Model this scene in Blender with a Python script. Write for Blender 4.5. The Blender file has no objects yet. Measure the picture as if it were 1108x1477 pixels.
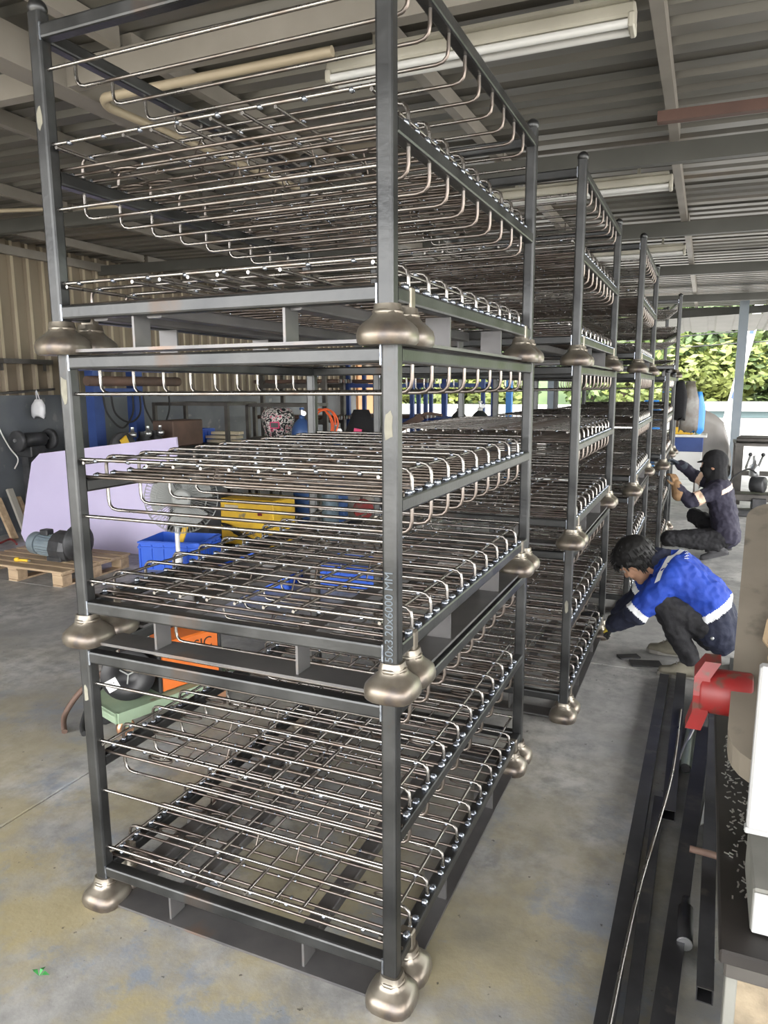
import bpy, bmesh, math, random
from mathutils import Vector, Matrix, Euler, noise
random.seed(7)
S = bpy.context.scene
COL = S.collection

# ---------------------------------------------------------------- camera
F_PX, CAM_POS = 1047.73, (0.6267, -1.4819, 1.559)
YAW, PITCH, ROLL = 0.4151, -0.16865, -0.0056
cam_d = bpy.data.cameras.new('camera')
cam = bpy.data.objects.new('camera', cam_d)
COL.objects.link(cam)
cam_d.sensor_fit = 'HORIZONTAL'
cam_d.sensor_width = 36.0
cam_d.lens = 36.0 * F_PX / 1108.0
cam_d.clip_start, cam_d.clip_end = 0.02, 300
fw = Vector((-math.sin(YAW) * math.cos(PITCH), math.cos(YAW) * math.cos(PITCH), math.sin(PITCH)))
rt = Vector((math.cos(YAW), math.sin(YAW), 0))
up = rt.cross(fw)
r2 = rt * math.cos(ROLL) + up * math.sin(ROLL)
u2 = -rt * math.sin(ROLL) + up * math.cos(ROLL)
cam.matrix_world = Matrix(((r2.x, u2.x, -fw.x, CAM_POS[0]), (r2.y, u2.y, -fw.y, CAM_POS[1]),
                           (r2.z, u2.z, -fw.z, CAM_POS[2]), (0, 0, 0, 1)))
S.camera = cam

# ---------------------------------------------------------------- world, sun, exposure
W = bpy.data.worlds.new('world')
S.world = W
W.use_nodes = True
bg = W.node_tree.nodes['Background']
bg.inputs['Color'].default_value = (1.0, 0.99, 0.975, 1)
bg.inputs['Strength'].default_value = 2.3
sun_d = bpy.data.lights.new('sun', 'SUN')
sun_d.energy = 2.6
sun_d.angle = 0.09
sun_d.color = (1.0, 0.96, 0.88)
sun = bpy.data.objects.new('sun', sun_d)
COL.objects.link(sun)
sun.rotation_euler = Euler((math.radians(28), math.radians(18), 0))
S.view_settings.view_transform = 'Standard'
S.view_settings.look = 'None'
S.view_settings.exposure = 2.1
S.view_settings.gamma = 1.0
S.view_settings.use_curve_mapping = False

# ---------------------------------------------------------------- materials
def new_mat(name):
    m = bpy.data.materials.new(name)
    m.use_nodes = True
    nt = m.node_tree
    return m, nt, nt.nodes['Principled BSDF']

def mat(name, c, rough=0.6, metal=0.0, c2=None, scale=6.0, detail=4.0, bump=0.0, bscale=None, lo=0.35, hi=0.65,
        c3=None, scale3=2.0, lo3=0.55, hi3=0.65, r2=None, stretch=None, alpha=1.0, trans=0.0, emit=0.0):
    m, nt, b = new_mat(name)
    L = nt.links.new
    b.inputs['Base Color'].default_value = (*c, 1)
    b.inputs['Roughness'].default_value = rough
    b.inputs['Metallic'].default_value = metal
    b.inputs['Alpha'].default_value = alpha
    b.inputs['Transmission Weight'].default_value = trans
    if emit:
        b.inputs['Emission Color'].default_value = (*c, 1)
        b.inputs['Emission Strength'].default_value = emit
    if c2 is None and not bump:
        return m
    tc = nt.nodes.new('ShaderNodeTexCoord')
    vec = tc.outputs['Object']
    if stretch:
        mp = nt.nodes.new('ShaderNodeMapping')
        mp.inputs['Scale'].default_value = stretch
        L(vec, mp.inputs['Vector'])
        vec = mp.outputs['Vector']

    def ntex(sc, det=detail):
        n = nt.nodes.new('ShaderNodeTexNoise')
        n.inputs['Scale'].default_value = sc
        n.inputs['Detail'].default_value = det
        L(vec, n.inputs['Vector'])
        return n
    if c2 is not None:
        n = ntex(scale)
        mr = nt.nodes.new('ShaderNodeMapRange')
        mr.inputs[1].default_value, mr.inputs[2].default_value = lo, hi
        L(n.outputs['Fac'], mr.inputs[0])
        mx = nt.nodes.new('ShaderNodeMix')
        mx.data_type = 'RGBA'
        mx.inputs[6].default_value, mx.inputs[7].default_value = (*c, 1), (*c2, 1)
        L(mr.outputs[0], mx.inputs[0])
        out = mx.outputs[2]
        if r2 is not None:
            m2 = nt.nodes.new('ShaderNodeMapRange')
            m2.inputs[1].default_value, m2.inputs[2].default_value = lo, hi
            m2.inputs[3].default_value, m2.inputs[4].default_value = rough, r2
            L(n.outputs['Fac'], m2.inputs[0])
            L(m2.outputs[0], b.inputs['Roughness'])
        if c3 is not None:
            n3 = ntex(scale3, 5)
            mr3 = nt.nodes.new('ShaderNodeMapRange')
            mr3.inputs[1].default_value, mr3.inputs[2].default_value = lo3, hi3
            L(n3.outputs['Fac'], mr3.inputs[0])
            mx3 = nt.nodes.new('ShaderNodeMix')
            mx3.data_type = 'RGBA'
            mx3.inputs[7].default_value = (*c3, 1)
            L(out, mx3.inputs[6])
            L(mr3.outputs[0], mx3.inputs[0])
            out = mx3.outputs[2]
        L(out, b.inputs['Base Color'])
    if bump:
        nb = ntex(bscale or scale * 4)
        bp = nt.nodes.new('ShaderNodeBump')
        bp.inputs['Strength'].default_value = bump
        bp.inputs['Distance'].default_value = 0.01
        L(nb.outputs['Fac'], bp.inputs['Height'])
        L(bp.outputs['Normal'], b.inputs['Normal'])
    return m

M = {}
M['tube'] = mat('mill_steel', (0.045, 0.0465, 0.048), 0.28, 0.8, (0.095, 0.097, 0.098), 5, r2=0.42, c3=(0.11, 0.075, 0.055), scale3=4.5, lo3=0.6, hi3=0.74, bump=0.06, bscale=60)
M['rod'] = mat('bright_rod_steel', (0.33, 0.315, 0.30), 0.26, 0.95, (0.21, 0.17, 0.145), 9, r2=0.4, lo=0.45, hi=0.7)
M['rod_dark'] = mat('brown_rod_steel', (0.16, 0.13, 0.11), 0.38, 0.9, (0.26, 0.23, 0.21), 14, r2=0.3)
M['weld'] = mat('weld_metal', (0.42, 0.46, 0.52), 0.26, 0.9, (0.18, 0.2, 0.25), 60)
M['cup'] = mat('pressed_cup_steel', (0.28, 0.255, 0.215), 0.36, 0.75, (0.15, 0.112, 0.083), 9, lo=0.45, hi=0.7, c3=(0.08, 0.08, 0.09), scale3=11, lo3=0.58, hi3=0.72)
M['plate'] = mat('plate_steel', (0.13, 0.128, 0.132), 0.42, 0.6, (0.18, 0.175, 0.175), 6, c3=(0.23, 0.16, 0.12), scale3=5, lo3=0.62, hi3=0.75)

# ---------------------------------------------------------------- mesh helpers
class MB:
    def __init__(s):
        s.v, s.f, s.mi, s.sm = [], [], [], []
        s.cur, s.smooth = 0, False

    def add(s, vs, fs, smooth=None):
        o = len(s.v)
        s.v += [tuple(v) for v in vs]
        s.f += [tuple(i + o for i in f) for f in fs]
        s.mi += [s.cur] * len(fs)
        s.sm += [s.smooth if smooth is None else smooth] * len(fs)
        return s

    def box(s, c, d, rot=None, bev=0.0):
        """box centred at c with size d; bev chamfers all edges"""
        hx, hy, hz = d[0] / 2, d[1] / 2, d[2] / 2
        R = Euler(rot).to_matrix() if rot is not None and not isinstance(rot, Matrix) else rot
        if bev <= 0:
            P = [(x, y, z) for z in (-hz, hz) for y in (-hy, hy) for x in (-hx, hx)]
            Fs = [(0, 2, 3, 1), (4, 5, 7, 6), (0, 1, 5, 4), (2, 6, 7, 3), (0, 4, 6, 2), (1, 3, 7, 5)]
        else:
            b = min(bev, hx * .9, hy * .9, hz * .9)
            bm = bmesh.new()
            bmesh.ops.create_cube(bm, size=1.0)
            for v in bm.verts:
                v.co = Vector((v.co.x * d[0], v.co.y * d[1], v.co.z * d[2]))
            bmesh.ops.bevel(bm, geom=bm.edges[:], offset=b, segments=1, affect='EDGES')
            bm.verts.index_update()
            P = [tuple(v.co) for v in bm.verts]
            Fs = [tuple(v.index for v in f.verts) for f in bm.faces]
            bm.free()
        C = Vector(c)
        vs = [(R @ Vector(p) if R else Vector(p)) + C for p in P]
        return s.add(vs, Fs, False)

    def beam(s, a, b, w, h, upv=(0, 0, 1), r=0.0):
        """rectangular bar from a to b, w across, h along upv; r rounds the long edges"""
        a, b = Vector(a), Vector(b)
        d = (b - a).normalized()
        u = Vector(upv)
        u = (u - d * u.dot(d))
        if u.length < 1e-4:
            u = Vector((0, 1, 0)) - d * d.y
        u.normalize()
        t = d.cross(u)
        if r <= 0:
            prof = [(-w / 2, -h / 2), (w / 2, -h / 2), (w / 2, h / 2), (-w / 2, h / 2)]
        else:
            prof = []
            for cx, cy, a0 in ((w / 2 - r, h / 2 - r, 0), (-w / 2 + r, h / 2 - r, 90), (-w / 2 + r, -h / 2 + r, 180), (w / 2 - r, -h / 2 + r, 270)):
                for k in range(3):
                    an = math.radians(a0 + 45 * k)
                    prof.append((cx + r * math.cos(an), cy + r * math.sin(an)))
        n = len(prof)
        vs = [a + t * p[0] + u * p[1] for p in prof] + [b + t * p[0] + u * p[1] for p in prof]
        fs = [(i, (i + 1) % n, n + (i + 1) % n, n + i) for i in range(n)]
        fs += [tuple(range(n - 1, -1, -1)), tuple(range(n, 2 * n))]
        return s.add(vs, fs, False)

    def tube(s, pts, r, n=6, closed=False, caps=True, taper=None):
        pts = [Vector(p) for p in pts]
        m = len(pts)
        rings = []
        prev = None
        for i, p in enumerate(pts):
            if closed:
                d = pts[(i + 1) % m] - pts[i - 1]
            else:
                d = pts[min(i + 1, m - 1)] - pts[max(i - 1, 0)]
            d.normalize()
            if prev is None:
                u = Vector((0, 0, 1)) if abs(d.z) < 0.9 else Vector((1, 0, 0))
            else:
                u = prev
            u = (u - d * u.dot(d)).normalized()
            prev = u
            t = d.cross(u)
            rr = taper[i] if taper else r
            rings.append([p + (u * math.cos(2 * math.pi * k / n) + t * math.sin(2 * math.pi * k / n)) * rr for k in range(n)])
        vs = [v for ring in rings for v in ring]
        fs = []
        for i in range(m if closed else m - 1):
            j = (i + 1) % m
            for k in range(n):
                fs.append((i * n + k, i * n + (k + 1) % n, j * n + (k + 1) % n, j * n + k))
        s.add(vs, fs, True)
        if caps and not closed:
            s.add(rings[0], [tuple(range(n - 1, -1, -1))], False)
            s.add(rings[-1], [tuple(range(n))], False)
        return s

    def lathe(s, prof, c=(0, 0, 0), n=20, axis=(0, 0, 1), smooth=True, sq=None, caps=True):
        """prof: list of (radius, height); sq: superellipse power for a squarish section"""
        az = Vector(axis).normalized()
        ax = az.orthogonal().normalized() if abs(az.z) < 0.99 else Vector((1, 0, 0))
        ay = az.cross(ax)
        C = Vector(c)
        vs, fs = [], []
        for r, h in prof:
            for k in range(n):
                an = 2 * math.pi * (k + .5) / n
                ca, sa = math.cos(an), math.sin(an)
                rr = r
                if sq:
                    rr = r / (abs(ca) ** sq + abs(sa) ** sq) ** (1 / sq)
                vs.append(C + (ax * ca + ay * sa) * rr + az * h)
        m = len(prof)
        for i in range(m - 1):
            for k in range(n):
                fs.append((i * n + k, i * n + (k + 1) % n, (i + 1) * n + (k + 1) % n, (i + 1) * n + k))
        s.add(vs, fs, smooth)
        if caps:
            s.add(vs[:n], [tuple(range(n - 1, -1, -1))], False)
            s.add(vs[-n:], [tuple(range(n))], False)
        return s

    def ball(s, c, r, seg=8, ring=5, sc=(1, 1, 1), R=None):
        C = Vector(c)
        vs, fs = [], []
        for i in range(ring + 1):
            ph = math.pi * i / ring
            for k in range(seg):
                th = 2 * math.pi * k / seg
                p = Vector((math.sin(ph) * math.cos(th) * sc[0], math.sin(ph) * math.sin(th) * sc[1], -math.cos(ph) * sc[2])) * r
                vs.append(C + (R @ p if R else p))
        for i in range(ring):
            for k in range(seg):
                a, b, c2, d = i * seg + k, i * seg + (k + 1) % seg, (i + 1) * seg + (k + 1) % seg, (i + 1) * seg + k
                fs.append((a, b, c2, d))
        return s.add(vs, fs, True)

    def prism(s, poly, a, b, axis='y'):
        """extrude 2-D polygon between a and b along axis"""
        def P(p, t):
            return {'x': (t, p[0], p[1]), 'y': (p[0], t, p[1]), 'z': (p[0], p[1], t)}[axis]
        n = len(poly)
        vs = [P(p, a) for p in poly] + [P(p, b) for p in poly]
        fs = [(i, (i + 1) % n, n + (i + 1) % n, n + i) for i in range(n)] + [tuple(range(n - 1, -1, -1)), tuple(range(n, 2 * n))]
        return s.add(vs, fs, False)

    def quad(s, *p):
        return s.add(p, [tuple(range(len(p)))], False)

    def xf(s, mtx):
        s.v = [tuple(mtx @ Vector(v)) for v in s.v]
        return s

    def mesh(s, name, mats):
        me = bpy.data.meshes.new(name)
        me.from_pydata(s.v, [], s.f)
        for m in (mats if isinstance(mats, (list, tuple)) else [mats]):
            me.materials.append(m)
        me.polygons.foreach_set('material_index', s.mi)
        me.polygons.foreach_set('use_smooth', s.sm)
        bm = bmesh.new()
        bm.from_mesh(me)
        bmesh.ops.recalc_face_normals(bm, faces=bm.faces[:])
        bm.to_mesh(me)
        bm.free()
        me.update()
        return me

    def build(s, name, mats, parent=None, loc=None, rot=None):
        return link(name, s.mesh(name, mats), parent, loc, rot)

def link(name, data, parent=None, loc=None, rot=None):
    o = bpy.data.objects.new(name, data)
    COL.objects.link(o)
    if parent is not None:
        o.parent = parent
    if loc is not None:
        o.location = loc
    if rot is not None:
        o.rotation_euler = rot
    return o

def tag(o, label=None, cat=None, group=None, kind=None):
    if label: o['label'] = label
    if cat: o['category'] = cat
    if group: o['group'] = group
    if kind: o['kind'] = kind
    return o

def thing(name, label, cat, loc=(0, 0, 0), rz=0.0, group=None, rot=None):
    o = bpy.data.objects.new(name, None)
    COL.objects.link(o)
    o.empty_display_size = 0.1
    o.location = loc
    o.rotation_euler = rot if rot else (0, 0, rz)
    return tag(o, label, cat, group)

def copy_tree(o, parent=None):
    c = o.copy()
    COL.objects.link(c)
    if parent is not None:
        c.parent = parent
    for ch in list(o.children):
        copy_tree(ch, c)
    return c

def fillet(pts, r, seg=4):
    pts = [Vector(p) for p in pts]
    out = [pts[0]]
    for i in range(1, len(pts) - 1):
        p, a, b = pts[i], pts[i - 1], pts[i + 1]
        da, db = (a - p).normalized(), (b - p).normalized()
        rr = min(r, (a - p).length * .49, (b - p).length * .49)
        p0, p1 = p + da * rr, p + db * rr
        for k in range(seg + 1):
            t = k / seg
            out.append(p0 * (1 - t) ** 2 + p * 2 * t * (1 - t) + p1 * t * t)
    out.append(pts[-1])
    return out

def smooth_path(pts, n=6):
    """Catmull-Rom through pts"""
    pts = [Vector(p) for p in pts]
    out = []
    for i in range(len(pts) - 1):
        p0, p1, p2, p3 = pts[max(i - 1, 0)], pts[i], pts[i + 1], pts[min(i + 2, len(pts) - 1)]
        for k in range(n):
            t = k / n
            out.append(0.5 * ((2 * p1) + (p2 - p0) * t + (2 * p0 - 5 * p1 + 4 * p2 - p3) * t * t + (3 * p1 - p0 - 3 * p2 + p3) * t ** 3))
    out.append(pts[-1])
    return out

# ================================================================ SETTING
def roof_z(x):
    return 2.97 - 0.014 * (x - 0.33)

# ---- floor: concrete slabs with joints
def floor_material():
    m, nt, b = new_mat('stained_concrete')
    L = nt.links.new
    tc = nt.nodes.new('ShaderNodeTexCoord')
    def N(sc, det=6, rough=.6, off=0):
        mp = nt.nodes.new('ShaderNodeMapping')
        mp.inputs['Location'].default_value = (off, off * .7, 0)
        L(tc.outputs['Generated' if False else 'Object'], mp.inputs['Vector'])
        n = nt.nodes.new('ShaderNodeTexNoise')
        n.inputs['Scale'].default_value = sc
        n.inputs['Detail'].default_value = det
        n.inputs['Roughness'].default_value = rough
        L(mp.outputs['Vector'], n.inputs['Vector'])
        return n.outputs['Fac']
    def MR(src, a, bb, c=0., d=1.):
        r = nt.nodes.new('ShaderNodeMapRange')
        r.inputs[1].default_value, r.inputs[2].default_value = a, bb
        r.inputs[3].default_value, r.inputs[4].default_value = c, d
        L(src, r.inputs[0])
        return r.outputs[0]
    def MIX(fac, A, B, blend='MIX'):
        x = nt.nodes.new('ShaderNodeMix')
        x.data_type = 'RGBA'
        x.blend_type = blend
        if isinstance(fac, float): x.inputs[0].default_value = fac
        else: L(fac, x.inputs[0])
        for i, c in ((6, A), (7, B)):
            if isinstance(c, tuple): x.inputs[i].default_value = (*c, 1)
            else: L(c, x.inputs[i])
        return x.outputs[2]
    base = MIX(MR(N(1.1, 8), .36, .60), (0.27, 0.27, 0.265), (0.52, 0.515, 0.50))
    base = MIX(MR(N(9, 8, .7, 3), .4, .62), base, (0.27, 0.27, 0.265))
    # yellow-brown worn coating, strongest near the nearest stack
    sep = nt.nodes.new('ShaderNodeSeparateXYZ')
    L(tc.outputs['Object'], sep.inputs[0])
    near = MR(sep.outputs['Y'], 1.9, -.6)
    mul = nt.nodes.new('ShaderNodeMath'); mul.operation = 'MULTIPLY'
    L(near, mul.inputs[0]); L(MR(N(2.3, 7, .62, 11), .42, .58), mul.inputs[1])
    base = MIX(mul.outputs[0], base, (0.40, 0.34, 0.185))
    mul2 = nt.nodes.new('ShaderNodeMath'); mul2.operation = 'MULTIPLY'
    L(near, mul2.inputs[0]); L(MR(N(2.6, 9, .68, 27),   .53, .60, 0, .85), mul2.inputs[1])
    base = MIX(mul2.outputs[0], base, (0.22, 0.275, 0.37))
    base = MIX(MR(N(1.6, 8, .6, 41), .56, .70, 0, .6), base, (0.15, 0.15, 0.15))
    base = MIX(MR(N(38, 3, .5, 5), .70, .74, 0, .8), base, (0.06, 0.055, 0.05))
    gx = MR(sep.outputs['X'], .50, .64)  # dark area by the bench: grime plus bench shade painted into the colour
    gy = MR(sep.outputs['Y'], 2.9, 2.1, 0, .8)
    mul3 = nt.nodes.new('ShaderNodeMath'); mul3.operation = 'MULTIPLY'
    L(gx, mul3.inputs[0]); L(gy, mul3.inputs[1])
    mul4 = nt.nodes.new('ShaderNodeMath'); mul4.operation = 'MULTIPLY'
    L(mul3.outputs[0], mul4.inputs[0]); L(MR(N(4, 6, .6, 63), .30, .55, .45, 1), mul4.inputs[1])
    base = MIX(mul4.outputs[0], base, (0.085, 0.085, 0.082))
    L(base, b.inputs['Base Color'])
    L(MR(N(3, 6, .6, 9), .35, .65, .38, .62), b.inputs['Roughness'])
    bp = nt.nodes.new('ShaderNodeBump')
    bp.inputs['Strength'].default_value = .25
    bp.inputs['Distance'].default_value = .006
    L(N(30, 8, .7, 2), bp.inputs['Height'])
    L(bp.outputs['Normal'], b.inputs['Normal'])
    return m
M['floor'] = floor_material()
M['subbase'] = mat('joint_dirt', (0.09, 0.085, 0.08), 0.9)
floor = tag(link('floor', None), kind='structure')
fx = [-6.35, -1.62, 1.9, 6.5]
fy = [-4.5, 2.62, 9.0, 13.6]
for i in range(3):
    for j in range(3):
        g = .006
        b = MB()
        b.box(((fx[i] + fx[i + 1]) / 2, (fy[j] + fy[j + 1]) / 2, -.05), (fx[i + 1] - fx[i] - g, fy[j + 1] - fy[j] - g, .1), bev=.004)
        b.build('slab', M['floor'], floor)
MB().box((0, 4.5, -.14), (13, 18.5, .16)).build('sub_base', M['subbase'], floor)

# ---- roof: ribbed sheets (ribs along X), purlins along Y, rafters along X
M['roof'] = mat('grey_roof_sheet', (0.215, 0.205, 0.183), 0.38, 0.35, (0.15, 0.143, 0.126), 1.3, stretch=(.4, 3, 1), c3=(0.21, 0.165, 0.12), scale3=1.2, lo3=.58, hi3=.75)
M['purlin'] = mat('grey_painted_purlin', (0.30, 0.275, 0.24), 0.5, 0.1, (0.24, 0.22, 0.19), 3)
M['rafter'] = mat('dark_grey_rafter', (0.085, 0.085, 0.076), 0.5, 0.1, (0.11, 0.11, 0.10), 2.5)
M['rust_beam'] = mat('red_oxide_bar', (0.12, 0.065, 0.05), 0.6, 0.1, (0.09, 0.05, 0.04), 6)
ceiling = tag(link('ceiling', None), kind='structure')
def roof_sheet_mesh(x0, x1, y0, n, pitch):
    b = MB()
    prof = []
    for k in range(n):
        y = y0 + k * pitch
        prof += [(y, 0), (y + pitch * .50, 0), (y + pitch * .60, .032), (y + pitch * .90, .032)]
    prof.append((y0 + n * pitch + .03, 0))
    vs, fs = [], []
    for (y, z) in prof:
        vs += [(x0, y, roof_z(x0) + .075 + z), (x1, y, roof_z(x1) + .075 + z)]
    for k in range(len(prof) - 1):
        fs.append((2 * k, 2 * k + 1, 2 * k + 3, 2 * k + 2))
    b.add(vs, fs, False)
    return b
PITCH_R = .19
for k in range(24):
    y0 = -4.4 + k * 4 * PITCH_R
    for (x0, x1) in ((-6.6, -2.4), (-2.45, 1.9), (1.85, 5.2)):
        roof_sheet_mesh(x0, x1, y0, 4, PITCH_R).build('roof_sheet', M['roof'], ceiling)
rafter_y = [-2.4, 1.18, 3.36, 5.62, 8.07, 11.1, 13.2]
for n_, y in enumerate(rafter_y):
    b = MB().beam((-6.3, y, roof_z(-6.3) - .065), (5.0, y, roof_z(5.0) - .065), .06, .11)
    tag(b.build('ceiling_rafter', M['rafter' if y > 2 else 'purlin']), kind='structure')
seg_y = [-4.2] + rafter_y
for x in (0.36, -.68, -1.76, -3.05, -4.4, 1.5, 2.6, 3.7, -5.6):
    for a, c in zip(seg_y[:-1], seg_y[1:]):
        off = random.uniform(-.012, .012)
        b = MB().beam((x + off, a + .03, roof_z(x) + .03), (x + off, c - .03, roof_z(x) + .03), .05, .08)
        tag(b.build('ceiling_purlin', M['purlin']), kind='structure')
# main girder above the nearest stack and a rusty tie
tag(MB().beam((-2.12, -4.2, roof_z(-2.1) - .05), (-2.12, 13.2, roof_z(-2.1) - .05), .13, .15).build('ceiling_girder', M['purlin']), kind='structure')
tag(MB().beam((.32, 2.55, 2.85), (3.2, 2.62, 2.82), .05, .05).build('ceiling_tie', M['rust_beam']), kind='structure')
# front eave canopy beyond the last rafter
def far_canopy():
    b = MB()
    n = 9
    for k in range(n):
        x = -2.0 + k * .45
        for (xa, xb, za, zb) in ((x, x + .28, 0, 0), (x + .28, x + .31, 0, .03), (x + .31, x + .42, .03, .03), (x + .42, x + .45, .03, 0)):
            b.quad((xa, 13.3, 2.82 + za), (xb, 13.3, 2.82 + zb), (xb, 15.6, 2.68 + zb), (xa, 15.6, 2.68 + za))
    return b
tag(far_canopy().build('ceiling_canopy', M['rafter']), kind='structure')
tag(MB().beam((-.6, 13.25, 2.83), (5.0, 11.2, 2.83), .08, .12).build('ceiling_brace', M['rafter']), kind='structure')

# ---- left wall: dark dado, ribbed tan sheets above
M['wallpaint'] = mat('dark_grey_wall_paint', (0.085, 0.095, 0.11), 0.55, 0, (0.13, 0.14, 0.15), 2.2, c3=(0.20, 0.2, 0.2), scale3=7, lo3=.64, hi3=.72)
M['cladding'] = mat('tan_wall_sheet', (0.24, 0.195, 0.135), 0.5, 0.15, (0.17, 0.135, 0.095), 1.4, stretch=(1, 1, .4), c3=(0.12, 0.095, 0.07), scale3=1.1, lo3=.52, hi3=.72)
M['creamrib'] = mat('cream_rib_paint', (0.46, 0.39, 0.28), 0.5, 0.1, (0.36, 0.30, 0.21), 2)
wall = tag(link('wall_left', None), kind='structure')
MB().box((-6.40, 4.5, .75), (.16, 18, 1.5)).build('dado', M['wallpaint'], wall)
MB().box((-6.315, 4.5, 1.49), (.05, 18, .03)).build('ledge', M['wallpaint'], wall)
def clad(y0, n, p=.2):
    b = MB()
    x = -6.34
    z0, z1 = 1.5, 3.22
    for k in range(n):
        y = y0 + k * p
        pr = [(0, 0), (p * .66, 0), (p * .74, .035), (p * .92, .035), (p, 0)]
        for q in range(4):
            b.cur = 1 if q == 2 else 0
            (a, da), (c, dc) = pr[q], pr[q + 1]
            b.quad((x + da, y + a, z0), (x + dc, y + c, z0), (x + dc, y + c, z1), (x + da, y + a, z1))
    return b
for k in range(22):
    clad(-4.4 + k * .8, 4).build('wall_panel', [M['cladding'], M['creamrib']], wall)
# top flashing
MB().beam((-6.28, -4.4, 3.03), (-6.28, 13.3, 3.03), .06, .09).build('flashing', M['purlin'], wall)
# near wall behind the camera's left stays open; a plain rear wall far behind the camera
# ---- columns on the open right side
M['column'] = mat('pale_blue_column', (0.22, 0.26, 0.30), 0.5, 0.1, (0.26, 0.30, 0.33), 3)
for (x, y) in ((1.10, 12.35), (4.6, 12.35), (4.6, 5.6), (4.6, -2.0), (-2.2, 13.2)):
    o = MB().beam((x, y, 0), (x, y, roof_z(x) - .0), .14, .14, (0, 1, 0)).build('column', M['column'])
    tag(o, kind='structure')
    MB().box((x, y, .006), (.26, .26, .012)).build('base_plate', M['column'], o)

# ---- outdoors beyond the roof
M['yard'] = mat('sunlit_concrete_yard', (0.32, 0.31, 0.295), 0.85, 0, (0.26, 0.255, 0.24), .8)
tag(MB().box((0, 40, -.12), (160, 52.8, .2)).build('ground', M['yard']), kind='structure')
tag(MB().box((44, 4.5, -.12), (75, 18.4, .2)).build('ground', M['yard']), kind='structure')
tag(MB().box((-43.6, 4.5, -.12), (74, 18.4, .2)).build('ground', M['yard']), kind='structure')
tag(MB().box((0, -30.7, -.12), (160, 52, .2)).build('ground', M['yard']), kind='structure')

# ================================================================ STACKING RACKS
RW, RD, PS = 1.0, 1.39, .039          # width, depth, post section
B_, M_, T_ = .129, .476, .815          # tops of lower, middle, upper beams above the rack's base
HP = .135                              # hoop pitch
HH = .058                              # hoop height above beam

def bar_part(name, a, b, w, h, mt, parent, upv=(0, 0, 1), r=.006):
    a, b = Vector(a), Vector(b)
    m = MB().beam((0, 0, 0), b - a, w, h, upv, r)
    return m.build(name, mt, parent, a)

def cup_mesh():
    b = MB()
    prof = [(.0575, .0), (.0630, .007), (.0645, .022), (.0610, .036), (.0510, .047), (.0390, .056), (.0315, .066), (.0275, .088)]
    b.lathe(prof, n=20, sq=3.2)
    # raised lip round the neck (weld)
    b.tube([(.030 * math.cos(t), .030 * math.sin(t),  .070) for t in [2 * math.pi * k / 10 for k in range(10)]], .0065, 5, closed=True)
    return b.mesh('foot_cup', M['cup'])
CUP = cup_mesh()
# arched openings on two sides of the cup are shadowed underneath; the inner cup carries a riser plate
def riser_mesh():
    return MB().box((0, 0, .045), (.042, .03, .09), bev=.004).mesh('riser', M['cup'])
RISER = riser_mesh()

def hoop_mesh(drop, mt, r=.0052, rad=.032):
    xl, xr = -RW + .017, -.017
    p = fillet([(xl, 0, 0), (xl, 0, drop), (xr, 0, drop), (xr, 0, 0)], rad, 3)
    return MB().tube(p, r, 6).mesh('hoop_rod', mt)
HOOP_UP = hoop_mesh(HH, M['rod'])
HOOP_DN = hoop_mesh(-.066, M['rod'])
STRAIGHT = MB().tube([(-RW + PS, 0, 0), (-PS, 0, 0)], .0052, 6).mesh('straight_rod', M['rod'])
CROSS = MB().tube([(-RW + .004, 0, 0), (-.5, 0, 0), (-.004, 0, 0)], .0045, 6).mesh('cross_rod', M['rod_dark'])
LONG = MB().tube([(0, .015, 0), (0, RD - .015, 0)], .0048, 6).mesh('long_rod', M['rod'])

def beads_mesh(seed):
    rnd = random.Random(seed)
    b = MB()
    def bead(x, y, z, r):
        b.ball((x, y, z), r, 6, 3, (1, rnd.uniform(.8, 1.3), rnd.uniform(.6, .9)))
    for k in range(1, 10):
        y = k * HP
        for s in (-1, 1):
            xx = -.017 if s > 0 else -RW + .017
            bead(xx, y, .002, .0085)
            for d in (-.033, .033):
                bead(xx + .004 * s, y + d, .004, .0125)
            bead(-.052 if s > 0 else -RW + .052, y, HH - .003, .0085)
        for i in range(6):
            x = -.287 - .0875 * i
            if rnd.random() < .85:
                bead(x + rnd.uniform(-.004, .004), y, HH - .004, .0072)
            for d in (-.033, .033):
                if rnd.random() < .75:
                    bead(x + rnd.uniform(-.02, .02), y + d, .006, .0062)
    for i in range(8):
        bead(-.10 - .115 * i, .02, HH - .003, .0085)
    return b.mesh('weld_bead', M['weld'])

def ties_mesh(seed):
    """short studs between the two rod layers, and bent wire ends under the lower rods"""
    rnd = random.Random(seed)
    b = MB()
    for k in range(1, 10):
        y = k * HP
        for i in range(6):
            if rnd.random() < .3:
                x = -.287 - .0875 * i + rnd.choice((-.03, .03))
                d = rnd.choice((-.033, .033))
                b.tube([(x, y, HH), (x, y + d, .004)], .0028, 4, caps=False)
        for i in range(2):
            x = -rnd.uniform(.06, .94)
            yy = y + rnd.choice((-.033, .033))
            b.tube(fillet([(x, yy, .004), (x + rnd.uniform(-.03, .03), yy + rnd.uniform(-.03, .03), -.012), (x + rnd.uniform(-.05, .05), yy + rnd.uniform(-.04, .04), .002)], .01, 2), .0022, 4, caps=False)
        # flat wire loops beside both side beams
        if 0 < k < 10:
            for x0 in (-.90, -.80, -.12):
                if rnd.random() < .75:
                    b.tube([(x0 + .042 * math.cos(t), y - .045 + .014 * math.sin(t), -.004) for t in [2 * math.pi * q / 10 for q in range(10)]], .0042, 4, closed=True)
    return b.mesh('wire_tie', M['rod_dark'])
BEADS = [beads_mesh(i) for i in range(2)]
TIES = [ties_mesh(i + 5) for i in range(2)]

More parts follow.
